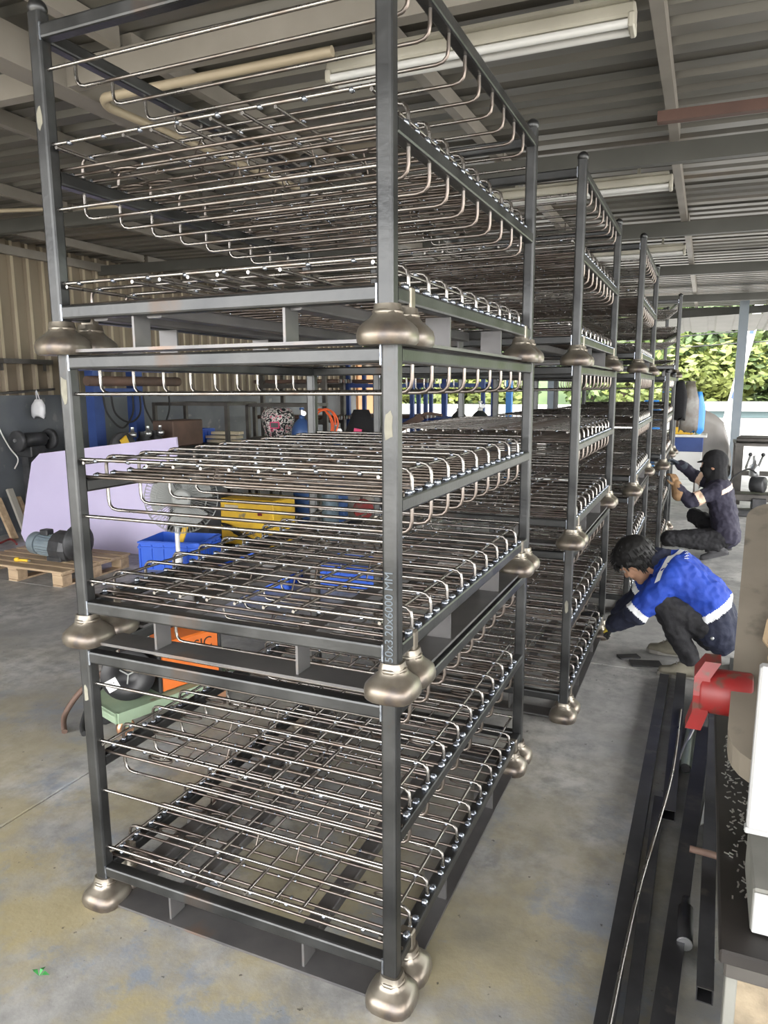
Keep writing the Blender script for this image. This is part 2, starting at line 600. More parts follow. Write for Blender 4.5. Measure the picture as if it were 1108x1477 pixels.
def shelf_merged_mesh(name, up=True):
    """for the farthest racks: one mesh of a whole layer of rods"""
    b = MB()
    for k in range(1, 10):
        y = k * HP
        for me, dz in ((HOOP_UP if up else HOOP_DN, 0),):
            b.add([(v.co.x, v.co.y + y, v.co.z + dz) for v in me.vertices], [tuple(p.vertices) for p in me.polygons], True)
        if up:
            for d in (-.033, .033):
                b.tube([(-RW + .004, y + d, .005), (-.004, y + d, .005)], .0045, 4)
    return b.mesh(name, M['rod'])
FAR_UP = shelf_merged_mesh('shelf_rods', True)
FAR_DN = shelf_merged_mesh('guide_rods', False)

def make_rack(far=False):
    t = thing('stacking_rack', 'rack', 'rack')
    z0, z1 = .05, T_ + .030
    pm = MB().beam((0, 0, z0), (0, 0, z1), PS, PS, (0, 1, 0), .007).mesh('post', M['tube'])
    capm = MB().lathe([(.019, 0), (.0235, .006), (.0245, .014), (.021, .024), (.012, .032), (.004, .035)], n=12).mesh('post_cap', M['tube'])
    for x in (-PS / 2, -RW + PS / 2):
        for y, dy in ((PS / 2, .1), (RD - PS / 2, -.1)):
            link('post', pm, t, (x, y, 0))
            link('post_cap', capm, t, (x, y, z1))
            link('foot_cup', CUP, t, (x, y, 0))
            c = link('foot_cup', CUP, t, (x, y + dy, 0))
            link('riser', RISER, c, (0, 0, .045))
    q = PS / 2
    bw = .036
    for nm, zt in (('lower_beam', B_), ('upper_beam', T_)):
        for y in (q, RD - q):
            bar_part(nm, (-RW + PS, y, zt - bw / 2), (-PS, y, zt - bw / 2), bw, bw, M['tube'], t)
    for nm, zt in (('lower_side_beam', B_), ('middle_side_beam', M_), ('upper_side_beam', T_)):
        for x in (-q, -RW + q):
            bar_part(nm, (x, PS, zt - bw / 2), (x, RD - PS, zt - bw / 2), bw, bw, M['tube'], t)
    # flat skid bars under the beams and the plates between
    zf = .010
    for y in (.045, RD - .045):
        bar_part('skid_bar', (-RW + .075, y, zf), (-.075, y, zf), .09, .008, M['plate'], t, r=0)
    for x in (-.045, -RW + .045):
        bar_part('skid_bar', (x, .165, zf), (x, RD - .165, zf), .09, .008, M['plate'], t, r=0)
    sp = MB().box((0, 0, 0), (.007, .06, B_ - bw - .014)).mesh('spacer_plate', M['plate'])
    sp2 = MB().box((0, 0, 0), (.07, .007, B_ - bw - .014)).mesh('spacer_plate', M['plate'])
    zc = (.014 + B_ - bw) / 2
    for x in (-.28, -.73):
        for y in (.045, RD - .045):
            link('spacer_plate', sp, t, (x, y, zc))
    for y in (.42, .95):
        for x in (-.045, -RW + .045):
            link('spacer_plate', sp2, t, (x, y, zc))
    for x in (-.27, -.68, -.86):
        bar_part('floor_tube', (x, PS, B_ - .024), (x, RD - PS, B_ - .024), .05, .034, M['plate'], t)
    # weld fillets at the joints
    jb = MB()
    for x, s in ((-PS, -1), (-RW + PS, 1)):
        for y in (0.0, RD):
            for zt in (B_, T_):
                jb.beam((x, y + (.003 if y == 0 else -.003), zt - bw - .004), (x, y + (.003 if y == 0 else -.003), zt + .002), .006, .006, (0, 1, 0), .002)
    tag(jb.build('weld_fillet', M['weld'], t), kind='stuff')
    for si, zt in enumerate((B_, M_)):
        for y in (.02, RD - .02):
            link('straight_rod', STRAIGHT, t, (0, y, zt + HH))
        if far:
            tag(link('shelf_rods', FAR_UP, t, (0, 0, zt)), kind='stuff')
        else:
            for k in range(1, 10):
                link('hoop_rod', HOOP_UP, t, (0, k * HP, zt))
                for d in (-.033, .033):
                    link('cross_rod', CROSS, t, (0, k * HP + d, zt + .005))
            link('cross_rod', CROSS, t, (0, .052, zt + .005))
            tag(link('weld_bead', BEADS[si], t, (0, 0, zt)), kind='stuff')
            tag(link('wire_tie', TIES[si], t, (0, 0, zt)), kind='stuff')
        for i in range(6):
            link('long_rod', LONG, t, (-.287 - .0875 * i, 0, zt + HH - .0095))
        for x in (-.052, -RW + .052):
            link('long_rod', LONG, t, (x, 0, zt + HH - .0095))
    for zt in (M_, T_):
        for y in (.02, RD - .02):
            link('straight_rod', STRAIGHT, t, (0, y, zt - bw - .066))
        if far:
            tag(link('guide_rods', FAR_DN, t, (0, 0, zt - bw)), kind='stuff')
        else:
            for k in range(1, 10):
                link('hoop_rod', HOOP_DN, t, (0, k * HP, zt - bw))
    return t

near_rack = make_rack(False)
far_rack = make_rack(True)
used = {False: False, True: False}
BASES = (0, .835, 1.652)
def place_rack(x, y, lev, label, far=False, rz=0.0):
    src = far_rack if far else near_rack
    o = copy_tree(src) if used[far] else src
    used[far] = True
    o.location = (x, y, BASES[lev])
    o.rotation_euler = (0, 0, rz)
    tag(o, label, 'rack', 'bare steel stacking racks')
lv = ('bottom', 'middle', 'top')
def ordw(i): return ('nearest', 'second', 'third', 'fourth', 'fifth')[i]
stacks = [(0, 0, 3, False, 0), (.112, 1.81, 3, False, 0), (.215, 3.64, 3, False, 0), (.315, 5.40, 2, True, 0), (.33, 7.05, 3, True, .14)]
jit = [(0, .0), (.004, .003), (-.004, .0)]
for si, (x, y, n, far, rz) in enumerate(stacks):
    for l in range(n):
        nm = {0: 'bottom rack standing on the floor', 1: 'middle rack' if n == 3 else 'upper rack', 2: 'top rack up near the roof'}[l]
        place_rack(x + jit[l][0], y + jit[l][1], l, 'bare steel wire-shelf %s in the %s stack from the front' % (nm, ordw(si)), far, rz)

# pale label residue and a printed tube mark on some posts
M['residue'] = mat('pale_label_residue', (0.26, 0.25, 0.20), 0.7, 0, (0.20, 0.19, 0.155), 30)
M['tubemark'] = mat('pale_ink_mark', (0.12, 0.145, 0.17), 0.6)
def residue(rack, x, z, w, h, seed):
    rnd = random.Random(seed)
    n = 11
    ring = []
    for k in range(n):
        a = 2 * math.pi * k / n
        f = rnd.uniform(.65, 1.1)
        ring.append((x + max(-w, min(w, w * 1.2 * f * math.cos(a))), z + h * f * math.sin(a)))
    b = MB().add([(p[0], -.0006, p[1]) for p in ring] + [(p[0], .001, p[1]) for p in ring], [tuple(range(n)), tuple(range(2 * n - 1, n - 1, -1))] + [(i, (i + 1) % n, n + (i + 1) % n, n + i) for i in range(n)])
    b.build('label_residue', M['residue'], rack)
racks = sorted([o for o in COL.objects if o.get('category') == 'rack'], key=lambda o: (round(o.location.y, 1), o.location.z))
residue(racks[1], -.0195, 1.475 - .835, .010, .040, 1)
residue(racks[1], -.981, 1.56 - .835, .011, .045, 2)
residue(racks[0], -.981, .685, .008, .030, 3)
residue(racks[2], -.981, 2.25 - 1.652, .010, .034, 4)
residue(racks[3], -.0195, .56, .008, .03, 5)

# ================================================================ LEFT BACKGROUND
M['lavender'] = mat('lavender_board', (0.68, 0.62, 0.86), 0.6, 0, (0.62, 0.56, 0.80), 1.5)
M['wood'] = mat('pallet_wood', (0.50, 0.37, 0.24), 0.75, 0, (0.36, 0.26, 0.17), 3, stretch=(1, 8, 8), bump=.2, bscale=20)
M['motorblue'] = mat('motor_paint_bluegrey', (0.20, 0.25, 0.29), 0.45, 0.2, (0.26, 0.31, 0.34), 8)
M['motordark'] = mat('dark_cast_iron', (0.045, 0.047, 0.05), 0.5, 0.4, (0.08, 0.08, 0.085), 10)
M['black'] = mat('black_plastic', (0.018, 0.018, 0.02), 0.45)
M['rubber'] = mat('black_rubber', (0.02, 0.02, 0.021), 0.75)
M['yellow'] = mat('yellow_paint', (0.86, 0.56, 0.04), 0.45, 0, (0.72, 0.44, 0.05), 7, c3=(0.25, 0.2, 0.12), scale3=6, lo3=.64, hi3=.7)
M['blueplastic'] = mat('blue_crate_plastic', (0.03, 0.12, 0.62), 0.42)
M['bluepaint'] = mat('dark_blue_paint', (0.025, 0.055, 0.20), 0.45, .1, (0.04, 0.08, 0.26), 4)
M['fangrey'] = mat('fan_grey_plastic', (0.30, 0.31, 0.30), 0.4)
M['fanwire'] = mat('fan_guard_wire', (0.30, 0.31, 0.30), 0.45, .3)
M['white'] = mat('white_plastic', (0.80, 0.80, 0.78), 0.5)
M['darkframe'] = mat('dark_steel_frame', (0.085, 0.08, 0.075), 0.5, .6, (0.14, 0.13, 0.12), 5)
M['rust'] = mat('rusty_brown_pipe', (0.17, 0.105, 0.08), 0.7, .2, (0.11, 0.075, 0.06), 4)
M['gasblue'] = mat('gas_cylinder_blue', (0.035, 0.09, 0.25), 0.4, .1, (0.05, 0.11, 0.28), 3)
M['gasgrey'] = mat('gas_cylinder_slate', (0.10, 0.15, 0.19), 0.45, .1)
M['gasdark'] = mat('gas_cylinder_dark', (0.03, 0.034, 0.035), 0.4, .1)
M['orange'] = mat('orange_paint', (0.82, 0.20, 0.03), 0.45, 0, (0.72, 0.17, 0.03), 5)
M['hose'] = mat('orange_hose', (0.85, 0.13, 0.03), 0.5)
M['red'] = mat('red_paint', (0.22, 0.012, 0.012), 0.45, 0, (0.15, 0.010, 0.010), 9, c3=(0.09, 0.04, 0.03), scale3=26, lo3=.54, hi3=.62)
M['green'] = mat('pale_green_paint', (0.30, 0.40, 0.28), 0.55, 0, (0.24, 0.32, 0.22), 7, c3=(0.20, 0.15, 0.10), scale3=10, lo3=.62, hi3=.7)
M['copper'] = mat('copper_wire', (0.75, 0.42, 0.26), 0.35, .9)
M['paper'] = mat('white_paper', (0.82, 0.83, 0.84), 0.7)
M['ink'] = mat('black_ink', (0.015, 0.015, 0.015), 0.6)
M['cloth_black'] = mat('black_cloth', (0.012, 0.012, 0.014), 0.9, bump=.3, bscale=40)
M['pink'] = mat('hot_pink_print', (0.75, 0.05, 0.18), 0.5)
M['bagwhite'] = mat('white_plastic_bag', (0.70, 0.71, 0.74), 0.35, bump=.5, bscale=25)
M['cream'] = mat('cream_timber', (0.70, 0.62, 0.45), 0.7, 0, (0.6, 0.52, 0.37), 4)
M['foamgrey0'] = mat('weathered_plank', (.36, .34, .30), .8)
M['zinc'] = mat('bright_zinc', (0.55, 0.56, 0.57), 0.3, .9)

def text_part(name, s, size, mt, parent, mtx, ext=.001):
    cu = bpy.data.curves.new(name, 'FONT')
    cu.body = s
    cu.size = size
    cu.extrude = ext
    cu.align_x, cu.align_y = 'CENTER', 'CENTER'
    tmp = bpy.data.objects.new('tmp', cu)
    COL.objects.link(tmp)
    dg = bpy.context.evaluated_depsgraph_get()
    me = bpy.data.meshes.new_from_object(tmp.evaluated_get(dg))
    bpy.data.objects.remove(tmp)
    me.materials.clear()
    me.materials.append(mt)
    o = link(name, me, parent)
    o.matrix_local = mtx
    return o

def basis(x, y, o):
    x, y = Vector(x).normalized(), Vector(y)
    z = x.cross(y).normalized()
    y = z.cross(x)
    return Matrix(((x.x, y.x, z.x, o[0]), (x.y, y.y, z.y, o[1]), (x.z, y.z, z.z, o[2]), (0, 0, 0, 1)))

# ---- lavender board leaning on the machines behind it
def lean(x, z, t=0): return (x, 3.80 + .15 * z + t, z)
poly = [(-5.86, .08), (-5.80, .0), (-4.0, .0), (-3.88, 1.02), (-3.90, 1.12), (-5.64, .915), (-5.75, .82)]
b = MB()
n = len(poly)
b.add([lean(*p) for p in poly] + [lean(p[0], p[1], .025) for p in poly],
      [tuple(range(n)), tuple(range(2 * n - 1, n - 1, -1))] + [(i, n + i, n + (i + 1) % n, (i + 1) % n) for i in range(n)], False)
tag(b.build('insulation_board', M['lavender']), 'large pale lavender board with cut corner leaning behind the wooden pallet', 'board')

# ---- wooden pallet
t = thing('wooden_pallet', 'low wooden pallet on the concrete floor carrying a grey electric gearmotor', 'pallet', (-4.55, 3.0, 0))
for i in range(6):
    MB().box((0, -.325 + i * .13, .122), (1.14, .105, .018), bev=.002).build('deck_board', M['wood'], t)
for x in (-.5, 0, .5):
    MB().box((x, 0, .104), (.1, .75, .018), bev=.002).build('stringer_board', M['wood'], t)
    for y in (-.32, 0, .32):
        MB().box((x, y, .055), (.11, .1, .078), bev=.003).build('pallet_block', M['wood'], t)
    MB().box((x, 0, .008), (.1, .75, .016), bev=.002).build('stringer_board', M['wood'], t)

# ---- gearmotor lying on the pallet (axis along +X)
t = thing('gear_motor', 'blue grey electric gearmotor lying on its side on the wooden pallet', 'motor', (-4.7, 3.0, .131))
b = MB().lathe([(.05, -.02), (.088, -.015), (.098, 0), (.098, .07)], (0, 0, .11), 24, (1, 0, -.05))
b.build('fan_cowl', M['motorblue'], t)
b = MB().lathe([(.088, .075), (.088, .27)], (0, 0, .11), 24, (1, 0, -.05))
for k in range(22):
    a = 2 * math.pi * k / 22
    b.beam((.09, .09 * math.cos(a), .105 + .09 * math.sin(a)), (.26, .09 * math.cos(a), .098 + .09 * math.sin(a)), .005, .018, (0, math.cos(a), math.sin(a)))
b.build('finned_body', M['motorblue'], t)
MB().box((.15, 0, .215), (.09, .08, .05), bev=.008).build('terminal_box', M['motordark'], t)
b = MB().lathe([(.095, .27), (.12, .285), (.145, .30), (.15, .42), (.13, .47), (.06, .48)], (0, 0, .115), 12, (1, 0, -.05), smooth=False)
b.build('gearbox', M['motordark'], t)
MB().box((.36, 0, .02), (.16, .28, .04), bev=.006).build('mounting_foot', M['motordark'], t)
MB().lathe([(.16, .5), (.16, .525), (.05, .53), (.035, .62)], (0, 0, .16), 20, (1, 0, -.02)).build('output_flange', M['motordark'], t)
MB().tube([(.47, 0, .115), (.56, 0, .15)], .06, 12).build('neck', M['motordark'], t)
# ---- small yellow tool on the pallet
t = thing('hand_tool', 'small yellow handled tool lying on the front of the wooden pallet', 'tool', (-4.58, 2.76, .131), .2)
MB().tube([(-.06, 0, .014), (.05, 0, .012)], .012, 8).build('handle', M['yellow'], t)
MB().lathe([(.014, 0), (.02, .006), (.02, .03), (.014, .036)], (-.075, 0, .018), 10, (1, 0, 0)).build('tool_head', M['yellow'], t)
MB().tube([(.05, 0, .012), (.075, 0, .012)], .006, 8).build('shank', M['zinc'], t)
# rope off the pallet's corner
tag(MB().tube(smooth_path([(-4.83, 2.60, .10), (-4.86, 2.52, .05), (-4.92, 2.42, .01), (-5.0, 2.36, .008)]), .007, 6).build('rope', M['cream']), 'pale rope end trailing from the pallet onto the floor', 'rope')

# ---- pedestal fan
t = thing('pedestal_fan', 'grey pedestal fan with round wire guard beside the blue crate', 'fan', (-3.40, 3.32, 0))
MB().lathe([(.17, 0), (.17, .015), (.14, .035), (.05, .05), (.035, .075)], n=28).build('base', M['fangrey'], t)
MB().tube([(0, 0, .06), (0, 0, .50)], .019, 10).build('pole', M['white'], t)
MB().lathe([(.032, .10), (.036, .11), (.036, .19), (.026, .20)], n=12).build('pole_collar', M['white'], t)
fdir = Vector((.62, -.78, .03)).normalized()
fc = Vector((.09, -.03, .67))
fx_ = Vector((0, 0, 1)).cross(fdir).normalized()
fy_ = fdir.cross(fx_)
def fp(r, a, d): return fc + (fx_ * math.cos(a) + fy_ * math.sin(a)) * r + fdir * d
MB().lathe([(.03, -.2), (.06, -.19), (.065, -.08), (.05, -.05)], fc, 16, fdir).build('motor_housing', M['fangrey'], t)
MB().beam((0, 0, .50), (.02, -.02, .62), .04, .05).build('tilt_neck', M['fangrey'], t)
for nm, d0, sg in (('front_guard', .0, 1), ('rear_guard', -.05, -1)):
    b = MB()
    for k in range(64):
        a = 2 * math.pi * k / 64
        b.tube([fp(.055, a + .12 * sg, d0 + sg * .045), fp(.17, a + .06 * sg, d0 + sg * .048), fp(.255, a, d0 + sg * .02), fp(.295, a, d0)], .0022, 3, caps=False)
    for rr, dd in ((.295, 0), (.20, sg * .045)):
        b.tube([fp(rr, 2 * math.pi * k / 40, d0 + dd) for k in range(40)], .003, 4, closed=True)
    tag(b.build(nm, M['fanwire'], t), kind='stuff')
for q in range(3):
    b = MB()
    vs = []
    for i in range(6):
        a = q * 2 * math.pi / 3 + i * .30
        for rr, dd in ((.04, -.02), (.16, -.018), (.25, -.015)):
            vs.append(fp(rr, a, dd + (i - 2.5) * .008))
    fs = [(i * 3 + j, i * 3 + j + 1, i * 3 + j + 4, i * 3 + j + 3) for i in range(5) for j in range(2)]
    b.add(vs, fs, True)
    o = b.build('blade', M['fangrey'], t)
b = MB().lathe([(.078, .045), (.078, .052), (.06, .058)], fc, 28, fdir)
b.build('badge', M['fangrey'], t)
bm_ = basis(fx_, fy_, fc + fdir * .0592)
text_part('badge_lettering', 'HATARI', .026, M['ink'], t, bm_)

# ---- blue plastic crates
def crate(name, label, loc, rz, L_, D_, H_, mt, group='blue plastic crates'):
    t = thing(name, label, 'crate', loc, rz, group)
    th = .006
    MB().box((0, 0, .006), (L_, D_, .01)).build('crate_floor', mt, t)
    for nm, c, d in (('long_side', (0, -D_ / 2, H_ / 2), (L_, th, H_)), ('long_side', (0, D_ / 2, H_ / 2), (L_, th, H_)),
                     ('short_side', (-L_ / 2, 0, H_ / 2), (th, D_, H_)), ('short_side', (L_ / 2, 0, H_ / 2), (th, D_, H_))):
        b = MB().box(c, d)
        horiz = d[0] > d[1]
        ln = d[0] if horiz else d[1]
        s = -1 if (c[1] < 0 or c[0] < 0) else 1
        for k in range(6):
            q = -ln / 2 + ln * k / 5
            cc = (q * .99, c[1] + s * .006, H_ * .45) if horiz else (c[0] + s * .006, q * .99, H_ * .45)
            b.box(cc, (.012, .012, H_ * .85) if horiz else (.012, .012, H_ * .85))
        for z in (H_ - .012, H_ * .78):
            cc = (0, c[1] + s * .008, z) if horiz else (c[0] + s * .008, 0, z)
            b.box(cc, (ln + .02, .02, .014) if horiz else (.02, ln + .02, .014))
        b.build(nm, mt, t)
    return t
crate('plastic_crate', 'blue plastic crate on the floor below the fan guard', (-3.62, 3.62, 0), .22, .56, .42, .255, M['blueplastic'])
crate('plastic_crate', 'flat blue plastic crate on the floor seen through the middle rack shelf', (-2.62, 3.35, 0), .25, .60, .42, .2, M['blueplastic'])
crate('plastic_crate', 'blue plastic crate on the floor right of the flat crate, behind the rods', (-1.95, 3.70, 0), .25, .55, .42, .2, M['blueplastic'])
t = thing('spirit_level', 'yellow flat tool sticking up out of the blue crate by the fan', 'tool', (-3.67, 3.58, .016))
MB().beam((0, 0, 0), (.11, .05, .34), .05, .014, (0, 1, 0)).build('tool_body', M['yellow'], t)

# ---- yellow machine with a heap of cables
t = thing('welding_set', 'yellow welding machine with dark side and draped black cables', 'machine', (-3.45, 4.62, 0))
MB().box((0, .0, .26), (.62, .42, .46), bev=.012).build('cabinet', M['yellow'], t)
MB().box((-.40, .02, .25), (.16, .40, .48), bev=.01).build('side_unit', M['motordark'], t)
for x in (-.25, .25):
    MB().box((x, 0, .015), (.06, .40, .03)).build('foot', M['black'], t)
MB().box((.16, -.214, .36), (.05, .012, .04), bev=.004).build('switch', M['red'], t)
MB().box((-.17, -.213, .40), (.16, .008, .06)).build('name_plate', M['cream'], t)
for i in range(9):
    y0 = -.225 - .012 * (i % 3)
    pts = [(-.29 + .02 * i, y0, .24 - .01 * i), (-.15 + .03 * i, y0 - .03, .22 - .015 * i), (.02 + .02 * i, y0 - .05, .12 - .004 * i), (.16 + .02 * i, y0 - .04, .03 + .012 * (i % 4))]
    MB().tube(smooth_path(pts, 5), .009, 5).build('cable', M['black'], t)

# ---- gas cylinders in the middle distance
def cylinder(label, loc, h, r, body, neck, group='gas cylinders', valve=True):
    t = thing('gas_cylinder', label, 'gas cylinder', loc, 0, group)
    MB().lathe([(r * .96, 0), (r, .015), (r, h - r * 1.25), (r * .93, h - r * .85), (r * .68, h - r * .38), (r * .38, h - r * .1), (.035, h)], n=24).build('bottle', body, t)
    MB().lathe([(.034, h - .01), (.034, h + .03), (.024, h + .04)], n=12).build('neck_ring', neck, t)
    if valve:
        v = MB().lathe([(.016, h + .03), (.018, h + .06), (.012, h + .11)], n=8).build('valve', M['zinc'], t)
        MB().lathe([(.026, h + .10), (.03, h + .105), (.026, h + .125)], n=10).build('hand_wheel', neck, v)
        MB().lathe([(.025, 0), (.028, .01), (.028, .03)], (.05, -.03, h + .06), 12, (.3, -1, 0)).build('gauge', M['zinc'], v)
    return t
cylinder('blue gas cylinder beside the graphic printed welding helmet', (-3.66, 5.9, 0), 1.22, .125, M['gasblue'], M['gasblue'])
cylinder('blue gas cylinder with orange hose looped over it', (-3.28, 6.05, 0), 1.02, .115, M['gasblue'], M['zinc'])
cylinder('slate grey gas cylinder seen between the shelves of the middle rack', (-2.84, 5.02, 0), .66, .085, M['gasgrey'], M['gasgrey'])
cylinder('dark gas cylinder with pale cap in front of the bright opening', (-2.14, 8.0, 0), 1.26, .135, M['gasdark'], M['white'])
cylinder('dark gas cylinder with pale valve left of the other dark cylinder', (-2.45, 8.05, 0), 1.25, .125, M['gasdark'], M['zinc'])
# red round reel
t = thing('hose_reel', 'small red hose reel hanging behind the middle rack', 'reel', (-2.48, 5.05, .0))
MB().lathe([(.10, -.03), (.10, -.02), (.05, -.018), (.05, .018), (.10, .02), (.10, .03)], (0, 0, .36), 20, (.6, -.8, 0)).build('drum', M['red'], t)
MB().beam((0, .03, 0), (0, .03, .36), .03, .03).build('stand', M['darkframe'], t)
MB().box((0, .03, .008), (.18, .18, .016)).build('stand_foot', M['darkframe'], t)
# orange hose coil over the valve
pts = []
for k in range(56):
    a = k * .36
    pts.append((-3.40 + .16 * math.cos(a) + .04 * math.sin(k * .21), 5.93 - .02 * (k % 7) * .2, 1.13 + .20 * math.sin(a) + .02 * math.cos(k * .37)))
tag(MB().tube(smooth_path(pts, 2), .011, 6).build('gas_hose', M['hose']), 'bright orange hose coiled over the gas cylinder valve', 'hose')

# ---- welding helmet with black, white and pink print, on a stand
t = thing('welding_helmet', 'welding helmet printed in black, white and pink on a post', 'helmet', (-4.06, 6.02, 0))
M['graphic'] = None
m_, nt_, b_ = new_mat('helmet_graphic')
tc_ = nt_.nodes.new('ShaderNodeTexCoord')
vo_ = nt_.nodes.new('ShaderNodeTexNoise'); vo_.inputs['Scale'].default_value = 14; vo_.inputs['Distortion'].default_value = 2.5
cr_ = nt_.nodes.new('ShaderNodeValToRGB'); cr_.color_ramp.interpolation = 'CONSTANT'
cr_.color_ramp.elements[0].color = (.01, .01, .012, 1)
cr_.color_ramp.elements[1].position = .5; cr_.color_ramp.elements[1].color = (.75, .74, .70, 1)
e_ = cr_.color_ramp.elements.new(.62); e_.color = (.62, .04, .14, 1)
e_ = cr_.color_ramp.elements.new(.68); e_.color = (.05, .06, .06, 1)
nt_.links.new(tc_.outputs['Object'], vo_.inputs['Vector']); nt_.links.new(vo_.outputs['Fac'], cr_.inputs['Fac']); nt_.links.new(cr_.outputs['Color'], b_.inputs['Base Color'])
M['graphic'] = m_
b = MB()
vs, fs = [], []
NA, NZ = 13, 9
for i in range(NZ):
    zz = i / (NZ - 1)
    w = .10 + .10 * math.sin(min(1, zz * 1.25) * math.pi / 2) - (.05 * max(0, zz - .8) / .2)
    dpt = .08 + .14 * math.sin(min(1, zz * 1.1) * math.pi / 2) - (.10 * max(0, zz - .8) / .2)
    for k in range(NA):
        a = math.pi * k / (NA - 1)
        vs.append((w * math.cos(a), -dpt * math.sin(a), .93 + .40 * zz))
for i in range(NZ - 1):
    for k in range(NA - 1):
        fs.append((i * NA + k, i * NA + k + 1, (i + 1) * NA + k + 1, (i + 1) * NA + k))
vs.append((0, -.02, 1.345))
top = len(vs) - 1
for k in range(NA - 1):
    fs.append(((NZ - 1) * NA + k, (NZ - 1) * NA + k + 1, top))
b.add(vs, fs, True)
o = b.build('shell', M['graphic'], t)
o.rotation_euler = (0, 0, .5)
MB().box((.07, -.185, 1.14), (.11, .03, .08), (0, 0, .45), bev=.006).build('visor_frame', M['pink'], t)
MB().box((.075, -.198, 1.14), (.085, .018, .055), (0, 0, .45)).build('visor_glass', M['black'], t)
MB().tube([(0, .02, 0), (0, .02, 1.25)], .02, 8).build('post', M['darkframe'], t)
MB().box((0, .02, .01), (.28, .28, .02)).build('foot_plate', M['darkframe'], t)

# ---- black jacket hung over a post with a red and white patch
def drape(b, cx, cy, z1, z0, w, d, seed=1, n=14, rows=9):
    rnd = random.Random(seed)
    ph = [rnd.uniform(0, 6) for _ in range(4)]
    vs, fs = [], []
    for i in range(rows):
        tt = i / (rows - 1)
        z = z1 + (z0 - z1) * tt
        ww = w * (.45 + .55 * min(1, tt * 2.6)) * (1 - .12 * max(0, tt - .7))
        dd = d * (.5 + .5 * min(1, tt * 3))
        for k in range(n):
            a = 2 * math.pi * k / n
            f = 1 + .13 * math.sin(3 * a + ph[0] + tt * 2) + .08 * math.sin(7 * a + ph[1])
            vs.append((cx + ww / 2 * math.cos(a) * f, cy + dd / 2 * math.sin(a) * f, z + (.025 * math.sin(4 * a + ph[2]) if i == rows - 1 else 0)))
    for i in range(rows - 1):
        for k in range(n):
            fs.append((i * n + k, i * n + (k + 1) % n, (i + 1) * n + (k + 1) % n, (i + 1) * n + k))
    fs.append(tuple(range(n)))
    fs.append(tuple(range((rows - 1) * n, rows * n)))
    return b.add(vs, fs, True)
t = thing('hung_jacket', 'black jacket with red patch hung behind the nearest middle rack', 'jacket', (-3.0, 6.1, 0))
drape(MB(), 0, 0, 1.32, .55, .42, .22, 3).build('jacket_body', M['cloth_black'], t)
MB().box((.02, -.135, 1.06), (.09, .012, .10), (0, .2, .4)).build('sleeve_patch', M['pink'], t)
MB().tube([(0, 0, 0), (0, 0, 1.30)], .018, 8).build('coat_post', M['darkframe'], t)
MB().lathe([(.16, 0), (.16, .02), (.03, .035)], n=16).build('coat_post_foot', M['darkframe'], t)

# ---- steel table frames, crate and timber on them
def frame_table(label, loc, L_, D_, H_, rz=0, mid=.38):
    t = thing('steel_frame_table', label, 'table frame', loc, rz, 'steel table frames')
    for x in (-L_ / 2, L_ / 2):
        for y in (-D_ / 2, D_ / 2):
            MB().beam((x, y, 0), (x, y, H_), .045, .045, (0, 1, 0)).build('leg', M['darkframe'], t)
    for z, nm in ((H_ - .02, 'top_rail'), (mid, 'lower_rail')):
        for y in (-D_ / 2, D_ / 2):
            MB().beam((-L_ / 2 + .02, y, z), (L_ / 2 - .02, y, z), .04, .04).build(nm, M['darkframe'], t)
        for x in (-L_ / 2, L_ / 2):
            MB().beam((x, -D_ / 2 + .02, z), (x, D_ / 2 - .02, z), .04, .04).build(nm, M['darkframe'], t)
    MB().box((0, 0, mid + .03), (L_ - .04, D_ - .04, .012)).build('shelf_plate', M['darkframe'], t)
    return t
frame_table('dark steel table frame holding a blue crate and timber offcuts', (-5.22, 6.15, 0), 1.1, .6, 1.40, 0, .86)
frame_table('dark steel table frame standing behind the printed welding helmet', (-4.25, 6.55, 0), .85, .5, 1.38, 0, .92)
crate('plastic_crate', 'small blue crate on the steel table frame', (-5.38, 6.08, .897), 0, .42, .32, .17, M['blueplastic'])
for i, (x, z, l) in enumerate(((-4.92, .915, .44), (-4.95, .965, .5), (-4.90, 1.015, .4))):
    tag(MB().box((0, 0, 0), (l, .18 - .03 * i, .035), bev=.003).build('timber_offcut', M['cream'], None, (x, 6.12 + .02 * i, z), (0, .0, .12 * (i - 1))),
        ('cream timber offcut lowest of three beside the small blue crate', 'cream timber offcut in the middle of three beside the small blue crate', 'cream timber offcut topmost of three beside the small blue crate')[i], 'timber')

# ---- blue steel gantry by the wall with a brown pipe across it
t = thing('blue_steel_frame', 'dark blue steel frame standing in front of the tan wall', 'frame', (-5.62, 5.05, 0))
for y in (-.33, .30):
    MB().beam((0, y, 0), (0, y, 1.78), .12, .14, (0, 1, 0)).build('upright', M['bluepaint'], t)
    MB().box((0, y, .01), (.3, .3, .02)).build('base_plate', M['bluepaint'], t)
MB().beam((0, -.27, 1.53), (0, .24, 1.53), .1, .09).build('cross_beam', M['bluepaint'], t)
MB().beam((0, -.7, 1.80), (0, .95, 1.80), .1, .07).build('top_beam', M['bluepaint'], t)
for i, (x, z) in enumerate(((-5.50, 1.655), (-5.62, 1.872), (-5.52, 1.872))):
    tag(MB().lathe([(.052, 0), (.055, .003), (.055, 1.5 + .3 * i), (.052, 1.503 + .3 * i)], (x, 4.5, z), 14, (0, 1, 0)).build('steel_pipe', M['rust']),
        ('brown steel pipe lying across the front of the blue frame', 'brown steel pipe on top of the blue frame, wall side', 'brown steel pipe on top of the blue frame, room side')[i], 'pipe')
